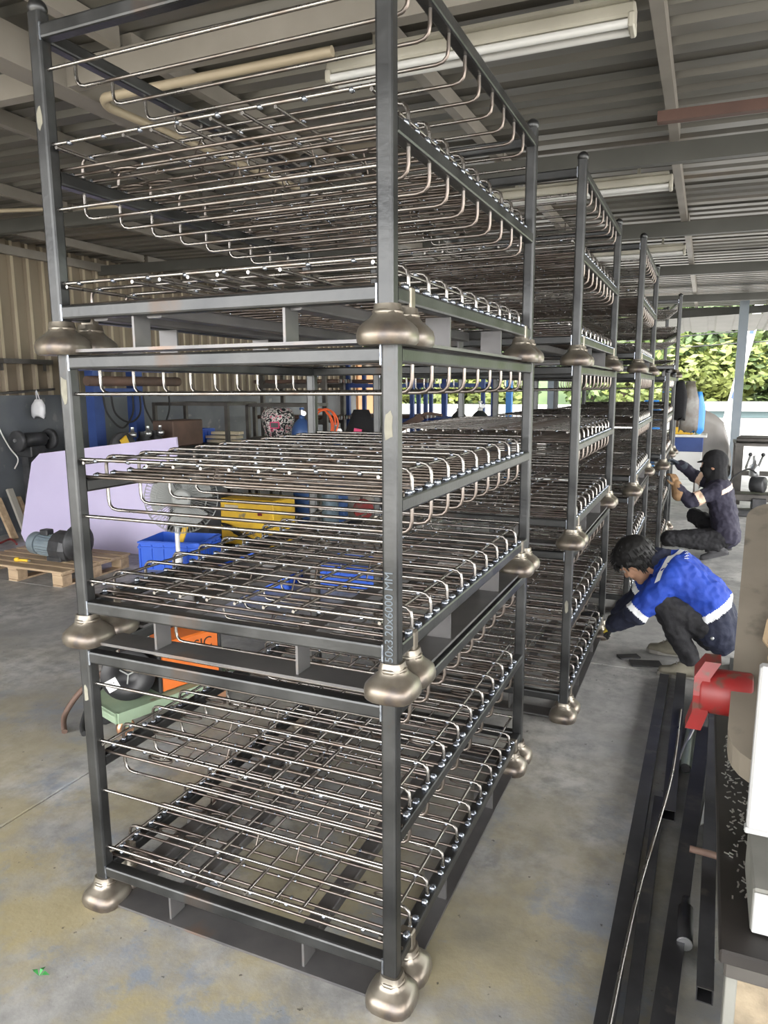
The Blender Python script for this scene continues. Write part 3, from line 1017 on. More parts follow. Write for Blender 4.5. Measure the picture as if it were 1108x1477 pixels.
for i, (y, sag) in enumerate(((4.72, .42), (4.84, .36), (5.35, .48))):
    pts = [(-5.5, y, 1.52), (-5.48, y + .03, 1.3), (-5.46, y + .22, 1.55 - sag), (-5.48, y + .42, 1.28), (-5.5, y + .46, 1.5)]
    tag(MB().tube(smooth_path(pts, 6), .011, 6).build('hanging_hose', M['rubber']),
        ('black hose looped under the left blue upright', 'black hose looped just right of the left blue upright', 'black hose looped under the right blue upright')[i], 'hose')
# machine bench with an engine block of small parts
t = thing('compressor', 'dark compressor with silver valves on a bench below the blue frame', 'compressor', (-5.15, 4.85, 0))
MB().box((0, .25, .45), (.5, 1.3, .9), bev=.01).build('bench_body', M['motordark'], t)
MB().box((.0, .68, 1.05), (.30, .55, .30), bev=.01).build('brown_panel', M['rust'], t)
for i, y in enumerate((-.22, .02, .22)):
    MB().lathe([(.07, 0), (.075, .02), (.075, .12), (.05, .14), (.05, .2)], (.05, y, .9), 14).build('cylinder_head', M['motordark'], t)
    MB().lathe([(.03, 0), (.045, .01), (.045, .05), (.02, .06), (.02, .11)], (.12, y, 1.05), 10).build('valve', M['zinc'], t)
MB().lathe([(.13, -.03), (.14, -.02), (.14, .02), (.13, .03), (.03, .035)], (.16, -.42, .98), 22, (1, -.2, 0)).build('flywheel', M['motordark'], t)
MB().box((.21, -.42, .99), (.02, .10, .17), (.5, 0, 0), bev=.005).build('belt_guard', M['yellow'], t)

# ---- things on the left wall
t = thing('bench_grinder', 'dark bench grinder mounted on a bracket on the grey wall', 'grinder', (-6.10, 4.28, 0))
MB().lathe([(.05, -.14), (.075, -.12), (.075, .12), (.05, .14)], (0, 0, 1.03), 16, (0, 1, 0)).build('motor_body', M['motordark'], t)
for y in (-.21, .21):
    MB().lathe([(.105, -.025), (.115, -.02), (.115, .02), (.105, .025), (.03, .028)], (0, y, 1.02), 22, (0, -1, 0)).build('grinding_wheel', M['motordark'], t)
    MB().tube([(0, y * .6, 1.03), (0, y * 1.2, 1.03)], .02, 8).build('spindle', M['zinc'], t)
MB().box((-.06, 0, .90), (.24, .2, .12), bev=.01).build('pedestal_bracket', M['motordark'], t)
MB().box((-.08, 0, .42), (.10, .14, .84)).build('pedestal', M['motordark'], t)
t = thing('wall_shelf_bar', 'short dark steel bar bracket fixed on the tan wall sheets', 'bracket', (-6.23, 4.38, 1.87))
MB().beam((0, -.32, 0), (0, .32, 0), .09, .05).build('bar', M['darkframe'], t)
for y in (-.28, .28):
    MB().beam((-.05, y, -.02), (-.05, y, -.10), .03, .02, (0, 1, 0)).build('bracket_arm', M['darkframe'], t)
tag(MB().tube([(-6.2, 4.0, 1.53), (-6.2, 4.7, 1.57)], .014, 8).build('hanging_rail', M['darkframe']), 'thin dark rail across the tan wall above the plastic bag', 'rail')
t = thing('plastic_bag', 'white plastic bag hanging from the thin wall rail', 'bag', (-6.17, 4.44, 0))
drape(MB(), 0, 0, 1.46, 1.27, .19, .10, 8, 12, 7).build('bag_body', M['bagwhite'], t)
MB().tube(smooth_path([(0, -.02, 1.45), (-.02, 0, 1.56), (0, .02, 1.45)], 4), .006, 5).build('bag_handle', M['bagwhite'], t)
tag(MB().tube(smooth_path([(-6.30, 3.98, 1.5), (-6.29, 4.0, 1.2), (-6.27, 4.10, .95), (-6.24, 4.17, .82), (-6.22, 4.10, .72)], 6), .008, 5).build('wall_cable', M['white']), 'thin white cable hanging down the dark grey wall', 'cable')
for i, (y, h, w) in enumerate(((3.86, .42, .08), (4.02, .50, .07), (4.12, .40, .05))):
    tag(MB().beam((-6.02, y, 0), (-6.27, y + .03, h), w, .03, (1, 0, 0)).build('leaning_plank', M['foamgrey0' if i == 1 else 'wood']),
        ('short brown plank leaning on the grey wall, nearest the frame edge', 'pale plank leaning on the grey wall between two brown ones', 'narrow brown plank leaning on the grey wall beside the lavender board')[i], 'plank')
tag(MB().tube(smooth_path([(-6.2, 3.3, .02), (-5.9, 3.5, .02), (-5.95, 3.75, .025), (-5.7, 3.62, .02)], 6), .012, 5).build('floor_cable', M['red']), 'red cable lying on the floor at the foot of the grey wall', 'cable')

# ---- green cart, wire spool, orange welder (left of the nearest stack)
t = thing('green_trolley', 'pale green low trolley on castors beside the bottom rack', 'trolley', (-1.761, 1.171, 0), -.318)
MB().box((.05, 0, .135), (.28, .66, .02), bev=.004).build('deck', M['green'], t)
for y in (-.32, .32):
    MB().beam((-.09, y, .12), (.19, y, .12), .02, .05).build('edge_rail', M['green'], t)
for x in (-.09, .19):
    MB().beam((x, -.32, .12), (x, .32, .12), .02, .05).build('edge_rail', M['green'], t)
for x in (-.04, .14):
    for y in (-.26, .26):
        c = MB().beam((x - .018, y, .05), (x - .018, y, .12), .006, .04, (0, 1, 0)).beam((x + .018, y, .05), (x + .018, y, .12), .006, .04, (0, 1, 0)).build('castor_fork', M['green'], t)
        MB().lathe([(.035, -.013), (.042, -.009), (.042, .009), (.035, .013)], (x, y, .043), 16, (1, 0, 0)).build('wheel', M['motordark'] if x < 0 else M['copper'], c)
t = thing('wire_spool', 'black welding wire spool with white sticker standing on the green trolley', 'spool', (-1.752, 0.965, .146))
sa = Vector((.66, -.75, .05)).normalized()
MB().lathe([(.118, -.05), (.12, -.045), (.12, -.04), (.055, -.038), (.055, .038), (.12, .04), (.12, .045), (.118, .05), (.05, .05), (.045, .03), (.012, .03)], (0, 0, .121), 36, sa).build('flanges', M['black'], t)
MB().lathe([(.056, -.036), (.100, -.036), (.100, .036), (.056, .036)], (0, 0, .121), 28, sa, caps=False).build('wound_wire', M['copper'], t)
for k in range(3):
    an = k * 2.09 + .4
    MB().tube([Vector((0, 0, .121)) + sa * .035, Vector((0, 0, .121)) + sa * .035 + (Vector((0, 0, 1)) * math.sin(an) + Vector((.75, .66, 0)) * math.cos(an)) * .045], .004, 5).build('hub_spoke', M['fangrey'], t)
sx = Vector((0, 0, 1)).cross(sa).normalized()
sy = sa.cross(sx)
o = MB().box((0, 0, 0), (.055, .055, .0015)).build('sticker', M['paper'], t)
o.matrix_local = basis(sx + sy * .45, sy - sx * .45, Vector((0, 0, .121)) + sa * .052 - sx * .070 - sy * .035)
text_part('sticker_print', '50 6\n1.2', .016, M['ink'], o, Matrix.Translation((0, 0, .0012)), .0004)
t = thing('welder', 'orange and black welding machine standing on the green trolley', 'machine', (-1.672, 1.235, .146), -.318)
MB().box((0, 0, .125), (.19, .32, .24), bev=.008).build('body', M['orange'], t)
MB().box((0, -.168, .125), (.195, .02, .245), bev=.006).build('front_panel', M['black'], t)
MB().box((0, .168, .125), (.195, .02, .245), bev=.006).build('rear_panel', M['black'], t)
MB().tube(fillet([(0, -.12, .245), (0, -.12, .285), (0, .12, .285), (0, .12, .245)], .03), .012, 8).build('handle', M['black'], t)
text_part('side_lettering', 'JASIC', .075, M['ink'], t, basis((0, 1, 0), (0, 0, 1), (.0955, .035, .185)))
for i, pts in enumerate((((-1.95, 1.0, .22), (-2.02, .92, .14), (-2.05, .85, .05), (-1.98, .78, .012)), ((-1.93, 1.04, .2), (-2.0, .98, .1), (-1.95, .86, .02), (-1.88, .80, .012)))):
    tag(MB().tube(smooth_path(pts, 6), .014, 6).build('welding_cable', M['rust'] if i == 0 else M['rubber']), ('brown cable hanging off the green trolley beside the wire spool', 'black cable trailing on the floor below the wire spool')[i], 'cable')
# rusty lever arm in the middle distance
t = thing('lever_arm', 'rusty brown lever arm rising in front of the bright opening', 'lever', (-2.75, 7.0, 0))
MB().beam((-.25, 0, 1.0), (.16, 0, 1.21), .05, .09, (0, 0, 1), .01).build('arm', M['rust'], t)
MB().tube(smooth_path([(.12, 0, 1.2), (.22, 0, 1.25), (.42, 0, 1.23)], 4), .018, 8).build('handle', M['rust'], t)
MB().beam((-.2, 0, 0), (-.2, 0, 1.05), .08, .08, (0, 1, 0)).build('stand', M['darkframe'], t)
MB().box((-.2, 0, .01), (.3, .3, .02)).build('stand_foot', M['darkframe'], t)
# blue and grey racks of stock further back
for i, (x, y, mt_) in enumerate(((-4.1, 9.4, 'bluepaint'), (-5.2, 8.6, 'darkframe'), (-3.2, 10.2, 'bluepaint'))):
    t = thing('stock_rack', ('blue steel stock rack far back near the bright opening', 'dark steel stock rack loaded with tubes far back by the wall', 'blue steel stand farthest back beside the opening')[i], 'stock rack', (x, y, 0))
    for dx in (-.55, .55):
        for dy in (-.3, .3):
            MB().beam((dx, dy, 0), (dx, dy, 1.95), .06, .06, (0, 1, 0)).build('upright', M[mt_], t)
    for z in (.5, 1.05, 1.6):
        for dy in (-.3, .3):
            MB().beam((-.55, dy, z), (.55, dy, z), .05, .06).build('rail', M[mt_], t)
        for dx in (-.5, 0, .5):
            MB().beam((dx, -.3, z + .04), (dx, .3, z + .04), .05, .02).build('shelf_bar', M[mt_], t)
    if i < 2:
        for zi, z in enumerate((1.12, 1.67)):
            for k in range(6):
                tag(MB().tube([(x - .75, y - .22 + .085 * k, z + .0), (x + .75, y - .22 + .085 * k, z + .0)], .03, 8).build('stock_tube', M['zinc' if k % 2 else 'rust']),
                    '%s tube, %s from the front on the %s shelf of the %s stock rack' % ('bright' if k % 2 else 'brown', ('first', 'second', 'third', 'fourth', 'fifth', 'last')[k], ('middle', 'top')[zi], 'blue' if i == 0 else 'dark'), 'tube', 'tubes on the %s stock rack' % ('blue' if i == 0 else 'dark'))
# orange door-like sheet by the wall end
tag(MB().box((-5.9, 12.4, 1.2), (.06, .8, 2.4), bev=.01).build('orange_sheet', mat('orange_sheet', (0.75, 0.36, 0.16), 0.5)), 'tall orange sheet standing at the far end of the tan wall', 'sheet')

# ---- roof lamps, conduits
M['tubeglass'] = mat('lamp_tube_glass', (0.66, 0.66, 0.64), 0.25)
M['lampbody'] = mat('lamp_cream_enamel', (0.48, 0.46, 0.39), 0.45, 0, (0.40, 0.38, 0.32), 5)
def lamp(label, loc, L_=1.22):
    t = thing('fluorescent_lamp', label, 'lamp', loc, .02, 'twin tube roof lamps')
    MB().box((0, .0, -.03), (L_, .09, .05), bev=.008).build('lamp_body', M['lampbody'], t)
    MB().box((0, 0, .0), (L_ * .96, .14, .012)).build('backing_board', M['lampbody'], t)
    for y in (-.035, .035):
        MB().tube([(-L_ / 2 + .02, y, -.075), (L_ / 2 - .02, y, -.075)], .015, 10).build('lamp_tube', M['tubeglass'], t)
    for x in (-L_ / 2 + .012, L_ / 2 - .012):
        MB().box((x, 0, -.068), (.024, .11, .05), bev=.006).build('end_cap', M['lampbody'], t)
    for x in (-.4, .4):
        MB().beam((x, 0, 0), (x, 0, .12), .02, .02, (0, 1, 0)).build('hanger', M['lampbody'], t)
lamp('unlit twin tube lamp under the roof directly above the nearest stack', (-.30, 1.48, 2.905))
lamp('unlit twin tube lamp under the roof behind the second stack top', (-.27, 3.78, 2.90))
lamp('unlit twin tube lamp under the roof above the third stack', (-.26, 6.35, 2.90))
b = MB().tube(fillet([(-.80, 1.28, 2.86), (-1.98, 1.28, 2.87), (-2.02, 1.35, 2.86), (-1.86, 4.5, 2.87)], .08, 5), .021, 8)
tag(b.build('conduit_pipe', M['creamrib']), 'cream conduit pipe bending along the roof beside the girder', 'conduit')
tag(MB().tube(smooth_path([(-6.2, 2.2, 3.0), (-5.2, 2.65, 2.97), (-4.3, 2.9, 2.95), (-3.4, 3.1, 2.94)], 5), .016, 8).build('conduit_pipe', M['creamrib']), 'cream conduit pipe crossing the roof above the tan wall', 'conduit')

o_ = text_part('printed_mark', '50x3.20x6000 MM', .029, M['tubemark'], racks[1], basis((0, 0, 1), (-1, 0, 0), (-.0195, -.0012, .20)), .0004)

# ================================================================ RIGHT FOREGROUND
M['bar'] = mat('black_mill_bar', (0.05, 0.05, 0.055), 0.42, .6, (0.085, 0.085, 0.09), 6, c3=(0.13, 0.12, 0.11), scale3=10, lo3=.62, hi3=.72)
M['grime'] = mat('grimy_grey_paint', (0.205, 0.18, 0.145), 0.55, 0.1, (0.155, 0.135, 0.108), 5, c3=(0.10, 0.09, 0.075), scale3=11, lo3=.6, hi3=.72)
M['benchtop'] = mat('oily_bench_top', (0.016, 0.014, 0.013), 0.55, .1, (0.028, 0.024, 0.022), 8)
M['chips'] = mat('steel_chips', (0.6, 0.6, 0.58), 0.3, .9)
M['cardboard'] = mat('torn_cardboard', (0.42, 0.32, 0.20), 0.8, 0, (0.34, 0.25, 0.155), 6, bump=.2, bscale=30)
M['foam'] = mat('white_foam_block', (0.42, 0.425, 0.425), 0.7, 0, (0.33, 0.335, 0.335), 5)
M['foamgrey'] = mat('grey_stone_block', (0.20, 0.20, 0.18), 0.75, 0, (0.15, 0.15, 0.135), 8)
M['beige'] = mat('beige_chipboard', (0.27, 0.22, 0.15), 0.8, 0, (0.18, 0.145, 0.10), 22, bump=.35, bscale=60)
M['galv'] = mat('grey_green_pipe', (0.36, 0.42, 0.39), 0.4, .5, (0.28, 0.33, 0.31), 8)

def open_tube(a, b_, w, h, th, mt, name):
    """hollow rectangular tube from four walls and a dark interior"""
    a, b_ = Vector(a), Vector(b_)
    d = (b_ - a).normalized()
    u = Vector((0, 0, 1))
    s = d.cross(u).normalized()
    m = MB()
    for o_, ww, hh in ((u * (h / 2 - th / 2), w, th), (u * -(h / 2 - th / 2), w, th), (s * (w / 2 - th / 2), th, h - 2 * th), (s * -(w / 2 - th / 2), th, h - 2 * th)):
        m.beam(a + o_, b_ + o_, ww, hh)
    return m.build(name, mt)
bars = [
    (((.487, -.45, .021), (.510, 2.50, .021), .045, .040), 'black steel square tube outermost on the floor beside the racks'),
    (((.548, -.35, .016), (.555, 1.25, .016), .035, .030), 'short black flat bar lying against the outermost floor tube'),
    (((.592, 1.15, .021), (.592, 2.55, .021), .048, .040), 'black steel tube ending by the blue jacket worker\'s shoe'),
    (((.598, -.3, .014), (.708, 1.95, .014), .055, .026), 'wide black flat bar lying aslant across the floor'),
    (((.714, .285, .062), (.752, 2.36, .062), .040, .042), 'black rectangular tube lying raised with its open end towards us'),
    (((.80, .9, .021), (.86, 2.9, .021), .045, .040), 'black steel tube on the floor below the tan machine cover'),
]
for (a, b_, w, h), lb in bars:
    tag(open_tube(a, b_, w, h, .003, M['bar'], 'steel_bar'), lb, 'steel bar')
for i, y in enumerate((.50, 2.2)):
    tag(MB().box((.722 + .026 * i, y, .0205), (.038, .09, .039), bev=.003).build('packing_block', M['bar']), ('dark packing block under the near end of the raised tube', 'dark packing block under the far end of the raised tube')[i], 'bearer')
tag(MB().tube(smooth_path([(.500, -.3, .047), (.505, .10, .047), (.528, .62, .047), (.565, 1.05, .046), (.594, 1.45, .048), (.605, 2.05, .047)], 6), .006, 6).build('thin_rod', M['rod']), 'thin bright round rod curving along the black floor bars', 'rod')
tag(MB().tube(smooth_path([(.568, 1.24, .008), (.62, 1.62, .03), (.690, 1.98, .06)], 6), .008, 6).build('thin_rod', M['zinc']), 'short grey rod lying aslant under the red clamp', 'rod')
t = thing('short_pipe', 'short pale green pipe lying between the floor bars', 'pipe', (0, 0, 0))
MB().lathe([(.0225, 0), (.0225, .46)], (.640, 1.52, .024), 14, (.04, 1, 0), caps=False).build('pipe_wall', M['galv'], t)
MB().lathe([(.0185, .002), (.0185, .458)], (.640, 1.52, .024), 14, (.04, 1, 0)).build('pipe_bore', M['black'], t)
MB().lathe([(.026, .40), (.026, .47)], (.640, 1.52, .024), 10, (.04, 1, 0), smooth=False).build('coupling', M['rust'], t)
t = thing('short_round_bar', 'short dark round bar lying beside the raised tube', 'bar', (0, 0, 0))
MB().lathe([(.019, 0), (.022, .003), (.022, .15), (.012, .152), (.012, .20)], (.664, .50, .023), 14, (0, 1, 0)).build('bar_body', M['bar'], t)
MB().lathe([(.0215, -.001), (.0215, .002), (.019, -.002)], (.664, .50, .023), 14, (0, 1, 0)).build('bright_end', M['zinc'], t)
t = thing('pipe_fitting', 'rusty pipe fitting with a red tap beside the raised tube', 'fitting', (.765, .80, .0))
MB().tube(fillet([(-.10, .02, .115), (0, .02, .11), (.0, -.16, .10)], .03), .011, 8).build('elbow', M['rust'], t)
MB().lathe([(.017, 0), (.02, .01), (.02, .05), (.016, .06)], (0, -.10, .105), 10, (0, 1, 0)).build('union', M['rust'], t)
MB().box((.022, -.17, .10), (.03, .035, .012)).build('tap_handle', M['red'], t)
MB().tube([(.0, .02, .11), (.0, .02, .0)], .012, 8).build('riser_pipe', M['rust'], t)
for i, (c, d, rz) in enumerate((((.30, 2.80, .004), (.12, .06, .008), .5), ((.40, 2.72, .004), (.17, .09, .008), .3), ((.46, 2.95, .003), (.09, .04, .006), 1.2))):
    tag(MB().box((0, 0, 0), d).build('steel_offcut', M['bar'], None, c, (0, 0, rz)), ('small black flat offcut on the floor by the worker\'s glove', 'larger black flat offcut on the floor in front of the worker\'s shoe', 'narrow black offcut on the floor behind the worker\'s shoes')[i], 'offcut')
tag(MB().prism([(.700, 1.16), (.775, 1.25), (.715, 1.34)], .001, .004, 'z').build('paper_scrap', M['paper']), 'white triangular scrap lying beside the raised black tube', 'scrap')
t = thing('green_leaf', 'small green leaf lying on the stained floor at the front', 'leaf', (-.925, -.285, .003))
for k, (a, l) in enumerate(((.3, .032), (1.7, .026), (3.0, .03))):
    MB().add([(0, 0, 0), (.5 * l * math.cos(a + .4), .5 * l * math.sin(a + .4), .012), (l * math.cos(a), l * math.sin(a), .006), (.5 * l * math.cos(a - .4), .5 * l * math.sin(a - .4), .01)], [(0, 1, 2, 3)]).build('leaflet', mat('leaf_green', (.05, .28, .07), .5), t)

# ---- bench with machine at the right edge
t = thing('steel_workbench', 'oily dark workbench with a beige front at the right edge', 'workbench', (0, 0, 0))
MB().box((1.16, .56, .536), (.90, 1.46, .028), bev=.004).build('top', M['benchtop'], t)
MB().box((1.17, -.148, .515), (.90, .03, .05), bev=.004).build('front_rail', M['darkframe'], t)
MB().box((1.17, -.13, .245), (.88, .03, .49), bev=.003).build('front_board', M['beige'], t)
MB().box((.735, -.125, .245), (.02, .045, .49), bev=.002).build('board_edge', M['foamgrey'], t)
for x in (.79, 1.55):
    for y in (0.0, 1.22):
        MB().beam((x, y, 0), (x, y, .522), .05, .05, (0, 1, 0)).build('leg', M['bar'], t)
MB().beam((.79, .03, .2), (.79, 1.2, .2), .04, .04).build('stretcher', M['bar'], t)
b = MB()
for k in range(330):
    x, y = .73 + abs(random.gauss(0, .12)), random.uniform(-.02, .75)
    l, a = random.uniform(.004, .012), random.uniform(0, 3.14)
    b.beam((x, y, .552), (x + l * math.cos(a), y + l * math.sin(a), .554), .003, .0015)
tag(b.build('steel_chips', M['chips']), 'bright steel chips scattered on the oily bench top', 'chips', kind='stuff')
t = thing('foam_block', 'grey block with white front standing on the bench, nearest of two', 'block', (0, 0, .551))
MB().box((.852, .00, .045), (.18, .20, .09), bev=.004).build('block_body', M['foamgrey'], t)
MB().box((.852, -.103, .044), (.176, .006, .082), bev=.002).build('white_face', M['foam'], t)
t = thing('foam_block', 'taller grey block on the bench behind the white fronted one', 'block', (0, 0, .551))
MB().box((.890, .20, .065), (.19, .18, .13), bev=.004).build('block_body', M['foamgrey'], t)
# machine: tilted rounded cover on a column, red clamp handle
t = thing('saw_machine', 'grimy tan machine cover with rounded corners and red clamp hub', 'machine', (0, 0, 0))
def cover_pt(sx_, sy_, dz=0):
    """sx_ across (X), sy_ along the slope"""
    n_ = Vector((-.05, -.42, .90)).normalized()
    p = Vector((.702, -.02, .845)) + Vector((1, 0, .02)) * sx_ + Vector((.055, .93, .385)) * sy_
    return p + n_ * dz
pl = []
rad = .085
Lc, Wc = .98, .62
for cx, cy, a0 in ((rad, rad, 180), (Wc, 0, None), (Wc, Lc, None), (rad, Lc - rad, 90)):
    if a0 is None: pl.append((cx, cy))
    else:
        for k in range(7):
            an = math.radians(a0 + 15 * k)
            pl.append((cx + rad * math.cos(an), cy + rad * math.sin(an)))
n = len(pl)
b = MB()
b.add([cover_pt(*p) for p in pl] + [cover_pt(p[0], p[1], -.07) for p in pl], [tuple(range(n)), tuple(range(2 * n - 1, n - 1, -1))] + [(i, n + i, n + (i + 1) % n, (i + 1) % n) for i in range(n)], False)
b.build('cover', M['grime'], t)
MB().beam((1.05, .5, .55), (1.05, .5, .98), .14, .18, (0, 1, 0)).build('column_post', M['grime'], t)
hub = MB().lathe([(.046, 0), (.050, .004), (.050, .10), (.046, .104)], (.652, .2, .895), 24, (1, 0, 0)).build('hub', M['red'], t)
for sg, l in ((1, .075), (-1, .085)):
    b = MB()
    vs = []
    for q, (z, w, dx) in enumerate(((0, .042, .0), (.04, .036, .0), (l, .028, -.012 if sg < 0 else .02))):
        for (xx, yy) in ((-.016, -w), (.016, -w), (.016, w), (-.016, w)):
            vs.append((.655 + xx + dx, .2 + yy, .895 + sg * z))
    fs = [(i * 4 + k, i * 4 + (k + 1) % 4, (i + 1) * 4 + (k + 1) % 4, (i + 1) * 4 + k) for i in range(2) for k in range(4)] + [(0, 1, 2, 3), (8, 9, 10, 11)]
    b.add(vs, fs, False)
    b.build('clamp_arm', M['red'], hub)
MB().tube([(.75, .2, .895), (.95, .3, .895)], .02, 10).build('spindle', M['zinc'], t)
t = thing('cardboard_scrap', 'torn brown cardboard lying on the tan machine cover', 'cardboard', (0, 0, 0))
pts = [(.055, .36), (.07, .33), (.066, .30), (.078, .25), (.07, .20), (.60, .18), (.60, .56), (.10, .57), (.074, .53), (.08, .47), (.062, .43)]
b = MB()
n = len(pts)
b.add([cover_pt(p[0], p[1], .008) for p in pts] + [cover_pt(p[0], p[1], .002) for p in pts], [tuple(range(n)), tuple(range(2 * n - 1, n - 1, -1))] + [(i, n + i, n + (i + 1) % n, (i + 1) % n) for i in range(n)])
b.build('sheet', M['cardboard'], t)
t = thing('white_board', 'white marbled board standing on the bench before the tan cover', 'board', (0, 0, 0))
MB().box((.925, -.055, .900), (.36, .025, .325), (.03, 0, .02), bev=.004).build('upper_panel', M['foam'], t)
MB().box((.92, -.058, .735), (.356, .02, .012), bev=.002).build('lower_edge', M['foam'], t)

# ---- far right work area
def steel_table(label, loc, L_, D_, H_, rz=0, mt='darkframe'):
    t = thing('steel_work_table', label, 'table', loc, rz)
    MB().box((0, 0, H_ - .02), (L_, D_, .04), bev=.004).build('table_top', M[mt], t)
    for x in (-L_ / 2 + .06, L_ / 2 - .06):
        for y in (-D_ / 2 + .06, D_ / 2 - .06):
            MB().beam((x, y, 0), (x, y, H_ - .04), .10, .10, (0, 1, 0)).build('leg', M[mt], t)
    MB().beam((-L_ / 2, -D_ / 2 + .06, .42), (L_ / 2, -D_ / 2 + .06, .42), .06, .06).build('stretcher', M[mt], t)
    return t
steel_table('dark steel work table standing by the pale blue column', (1.75, 9.6, 0), 1.5, .8, .82)
for k in range(4):
    tag(MB().tube([(1.02 + .02 * k, 9.3 + .17 * k, .855), (2.5, 9.3 + .17 * k, .855)], .034, 10).build('table_pipe', M['zinc' if k % 2 else 'darkframe']),
        ('dark pipe along the near edge of the far work table', 'bright pipe second from the near edge of the far work table', 'dark pipe third from the near edge of the far work table', 'bright pipe along the far edge of the far work table')[k], 'pipe')
t = thing('pipe_machine', 'dark greasy machine with wheels and levers before the far table', 'machine', (1.24, 8.55, 0))
MB().box((0, .05, .20), (.75, .30, .09), bev=.01).build('bed', M['darkframe'], t)
MB().box((.05, 0, .10), (.16, .30, .20), bev=.008).build('foot', M['motordark'], t)
MB().box((-.05, -.28, .04), (.34, .14, .08), bev=.01).build('foot_pedal', M['motordark'], t)
MB().lathe([(.09, -.08), (.10, -.07), (.10, .07), (.09, .08), (.03, .1)], (.03, .0, .36), 18, (1, -.4, 0)).build('motor', M['motordark'], t)
MB().lathe([(.13, -.015), (.14, 0), (.13, .015), (.03, .02)], (.25, -.05, .42), 22, (.5, -1, 0)).build('hand_wheel', M['zinc'], t)
MB().lathe([(.05, 0), (.06, .02), (.06, .14), (.03, .16), (.03, .26)], (-.02, .05, .45), 12).build('turret', M['zinc'], t)
MB().tube(smooth_path([(.0, 0, .5), (-.1, -.05, .55), (-.28, -.15, .42), (-.30, -.22, .18), (-.2, -.26, .08)], 5), .012, 6).build('cable', M['rubber'], t)
for k in range(3):
    MB().tube([(-.12 + .13 * k, .03, .55), (-.08 + .14 * k, -.02, .72)], .014, 8).build('lever', M['zinc'], t)
    MB().ball((-.08 + .14 * k, -.02, .73), .026, 8, 6).build('lever_knob', M['motordark'], t)
for k in range(3):
    tag(MB().beam((.92, 8.2 + .11 * k, .03 + .0 * k), (2.3, 8.75 + .11 * k, .03), .07, .055).build('floor_beam', M['darkframe' if k != 1 else 'zinc']),
        ('dark steel beam on the floor before the greasy machine', 'pale steel beam on the floor between two dark beams', 'dark steel beam on the floor under the greasy machine')[k], 'steel beam')
# cabinet with things on top
t = thing('workshop_cabinet', 'white cabinet with navy top band behind the hooded worker', 'cabinet', (.30, 9.85, 0))
MB().box((0, 0, .46), (.62, .60, .40), bev=.008).build('lower_body', M['white'], t)
MB().box((0, 0, .76), (.63, .61, .20), bev=.008).build('drawer_band', M['bluepaint'], t)
MB().box((0, 0, .88), (.72, .68, .035), bev=.006).build('cabinet_top', M['white'], t)
for x in (-.27, .27):
    for y in (-.26, .26):
        MB().beam((x, y, 0), (x, y, .27), .05, .05, (0, 1, 0)).build('leg', M['white'], t)
t = thing('parts_tray', 'orange plastic tray on top of the white cabinet', 'tray', (.32, 9.72, .8975))
MB().box((0, 0, .012), (.30, .22, .02), bev=.004).build('tray_floor', M['yellow'], t)
for sx_, sy_, dx, dy in ((0, -.11, .30, .012), (0, .11, .30, .012), (-.15, 0, .012, .22), (.15, 0, .012, .22)):
    MB().box((sx_, sy_, .05), (dx, dy, .08), bev=.003).build('tray_side', M['yellow'], t)
t = thing('spray_bottle', 'pale green bottle on the white cabinet beside the orange tray', 'bottle', (.54, 9.66, .8975))
MB().lathe([(.035, 0), (.04, .01), (.04, .13), (.02, .16), (.016, .19)], n=12).build('bottle_body', mat('mint_plastic', (.45, .62, .5), .4), t)
MB().lathe([(.02, .19), (.02, .23), (.012, .235)], n=10).build('bottle_cap', M['white'], t)
M['tarpblue'] = mat('blue_tarpaulin', (0.05, 0.28, 0.75), 0.4, bump=.4, bscale=12)
M['clear'] = mat('crumpled_grey_film', (0.14, 0.12, 0.10), 0.25, 0, (0.26, 0.25, 0.23), 9, alpha=.85, bump=.5, bscale=10)
M['greysheet'] = mat('grey_flexible_sheet', (0.21, 0.195, 0.18), 0.4, 0, (0.26, 0.245, 0.23), 3, alpha=.93)
t = thing('black_jacket', 'black jacket hanging from the post of the farthest stack', 'jacket', (.36, 6.93, 0))
drape(MB(), 0, -.02, 1.62, 1.22, .16, .13, 11, 12, 8).build('jacket_body', M['cloth_black'], t)
t = thing('film_wrap', 'crumpled grey plastic film hanging beside the black jacket', 'plastic film', (.44, 7.7, 0))
drape(MB(), 0, 0, 1.62, 1.05, .20, .10, 21, 16, 9).build('film', M['clear'], t)
MB().tube([(-.22, 0, 1.615), (.06, 0, 1.615)], .007, 6).build('hook_bar', M['zinc'], t)
tag(drape(MB(), .535, 8.1, 1.50, 1.02, .14, .08, 31, 12, 9).tube([(.12, 8.1, 1.495), (.55, 8.1, 1.495)], .006, 5).build('blue_tarpaulin', M['tarpblue']), 'strip of bright blue tarpaulin hanging beside the grey film', 'tarpaulin')
# large grey flexible sheet, curved, standing behind the hooded worker
b = MB()
vs, fs = [], []
outl = [(.0, 1.0, .0, 1.25), (.12, .86, .10, 1.20), (.24, .72, .12, 1.14), (.36, .60, .14, 1.04), (.44, .5, .2, .80), (.50, .4, .3, .55)]
NR = 8
for i, (x, y, z0, z1) in enumerate(outl):
    for k in range(NR):
        tt = k / (NR - 1)
        vs.append((.52 + x * .95, 9.9 + .5 * math.sin(x * 5) * .3 + .05 * math.sin(tt * 3 + i), .02 + z0 + (z1 - z0) * tt))
for i in range(len(outl) - 1):
    for k in range(NR - 1):
        fs.append((i * NR + k, i * NR + k + 1, (i + 1) * NR + k + 1, (i + 1) * NR + k))
o = b.add(vs, fs, True).build('grey_sheet', M['greysheet'])
md = o.modifiers.new('th', 'SOLIDIFY'); md.thickness = .004
tag(o, 'large grey flexible sheet standing curved behind the hooded worker', 'sheet')

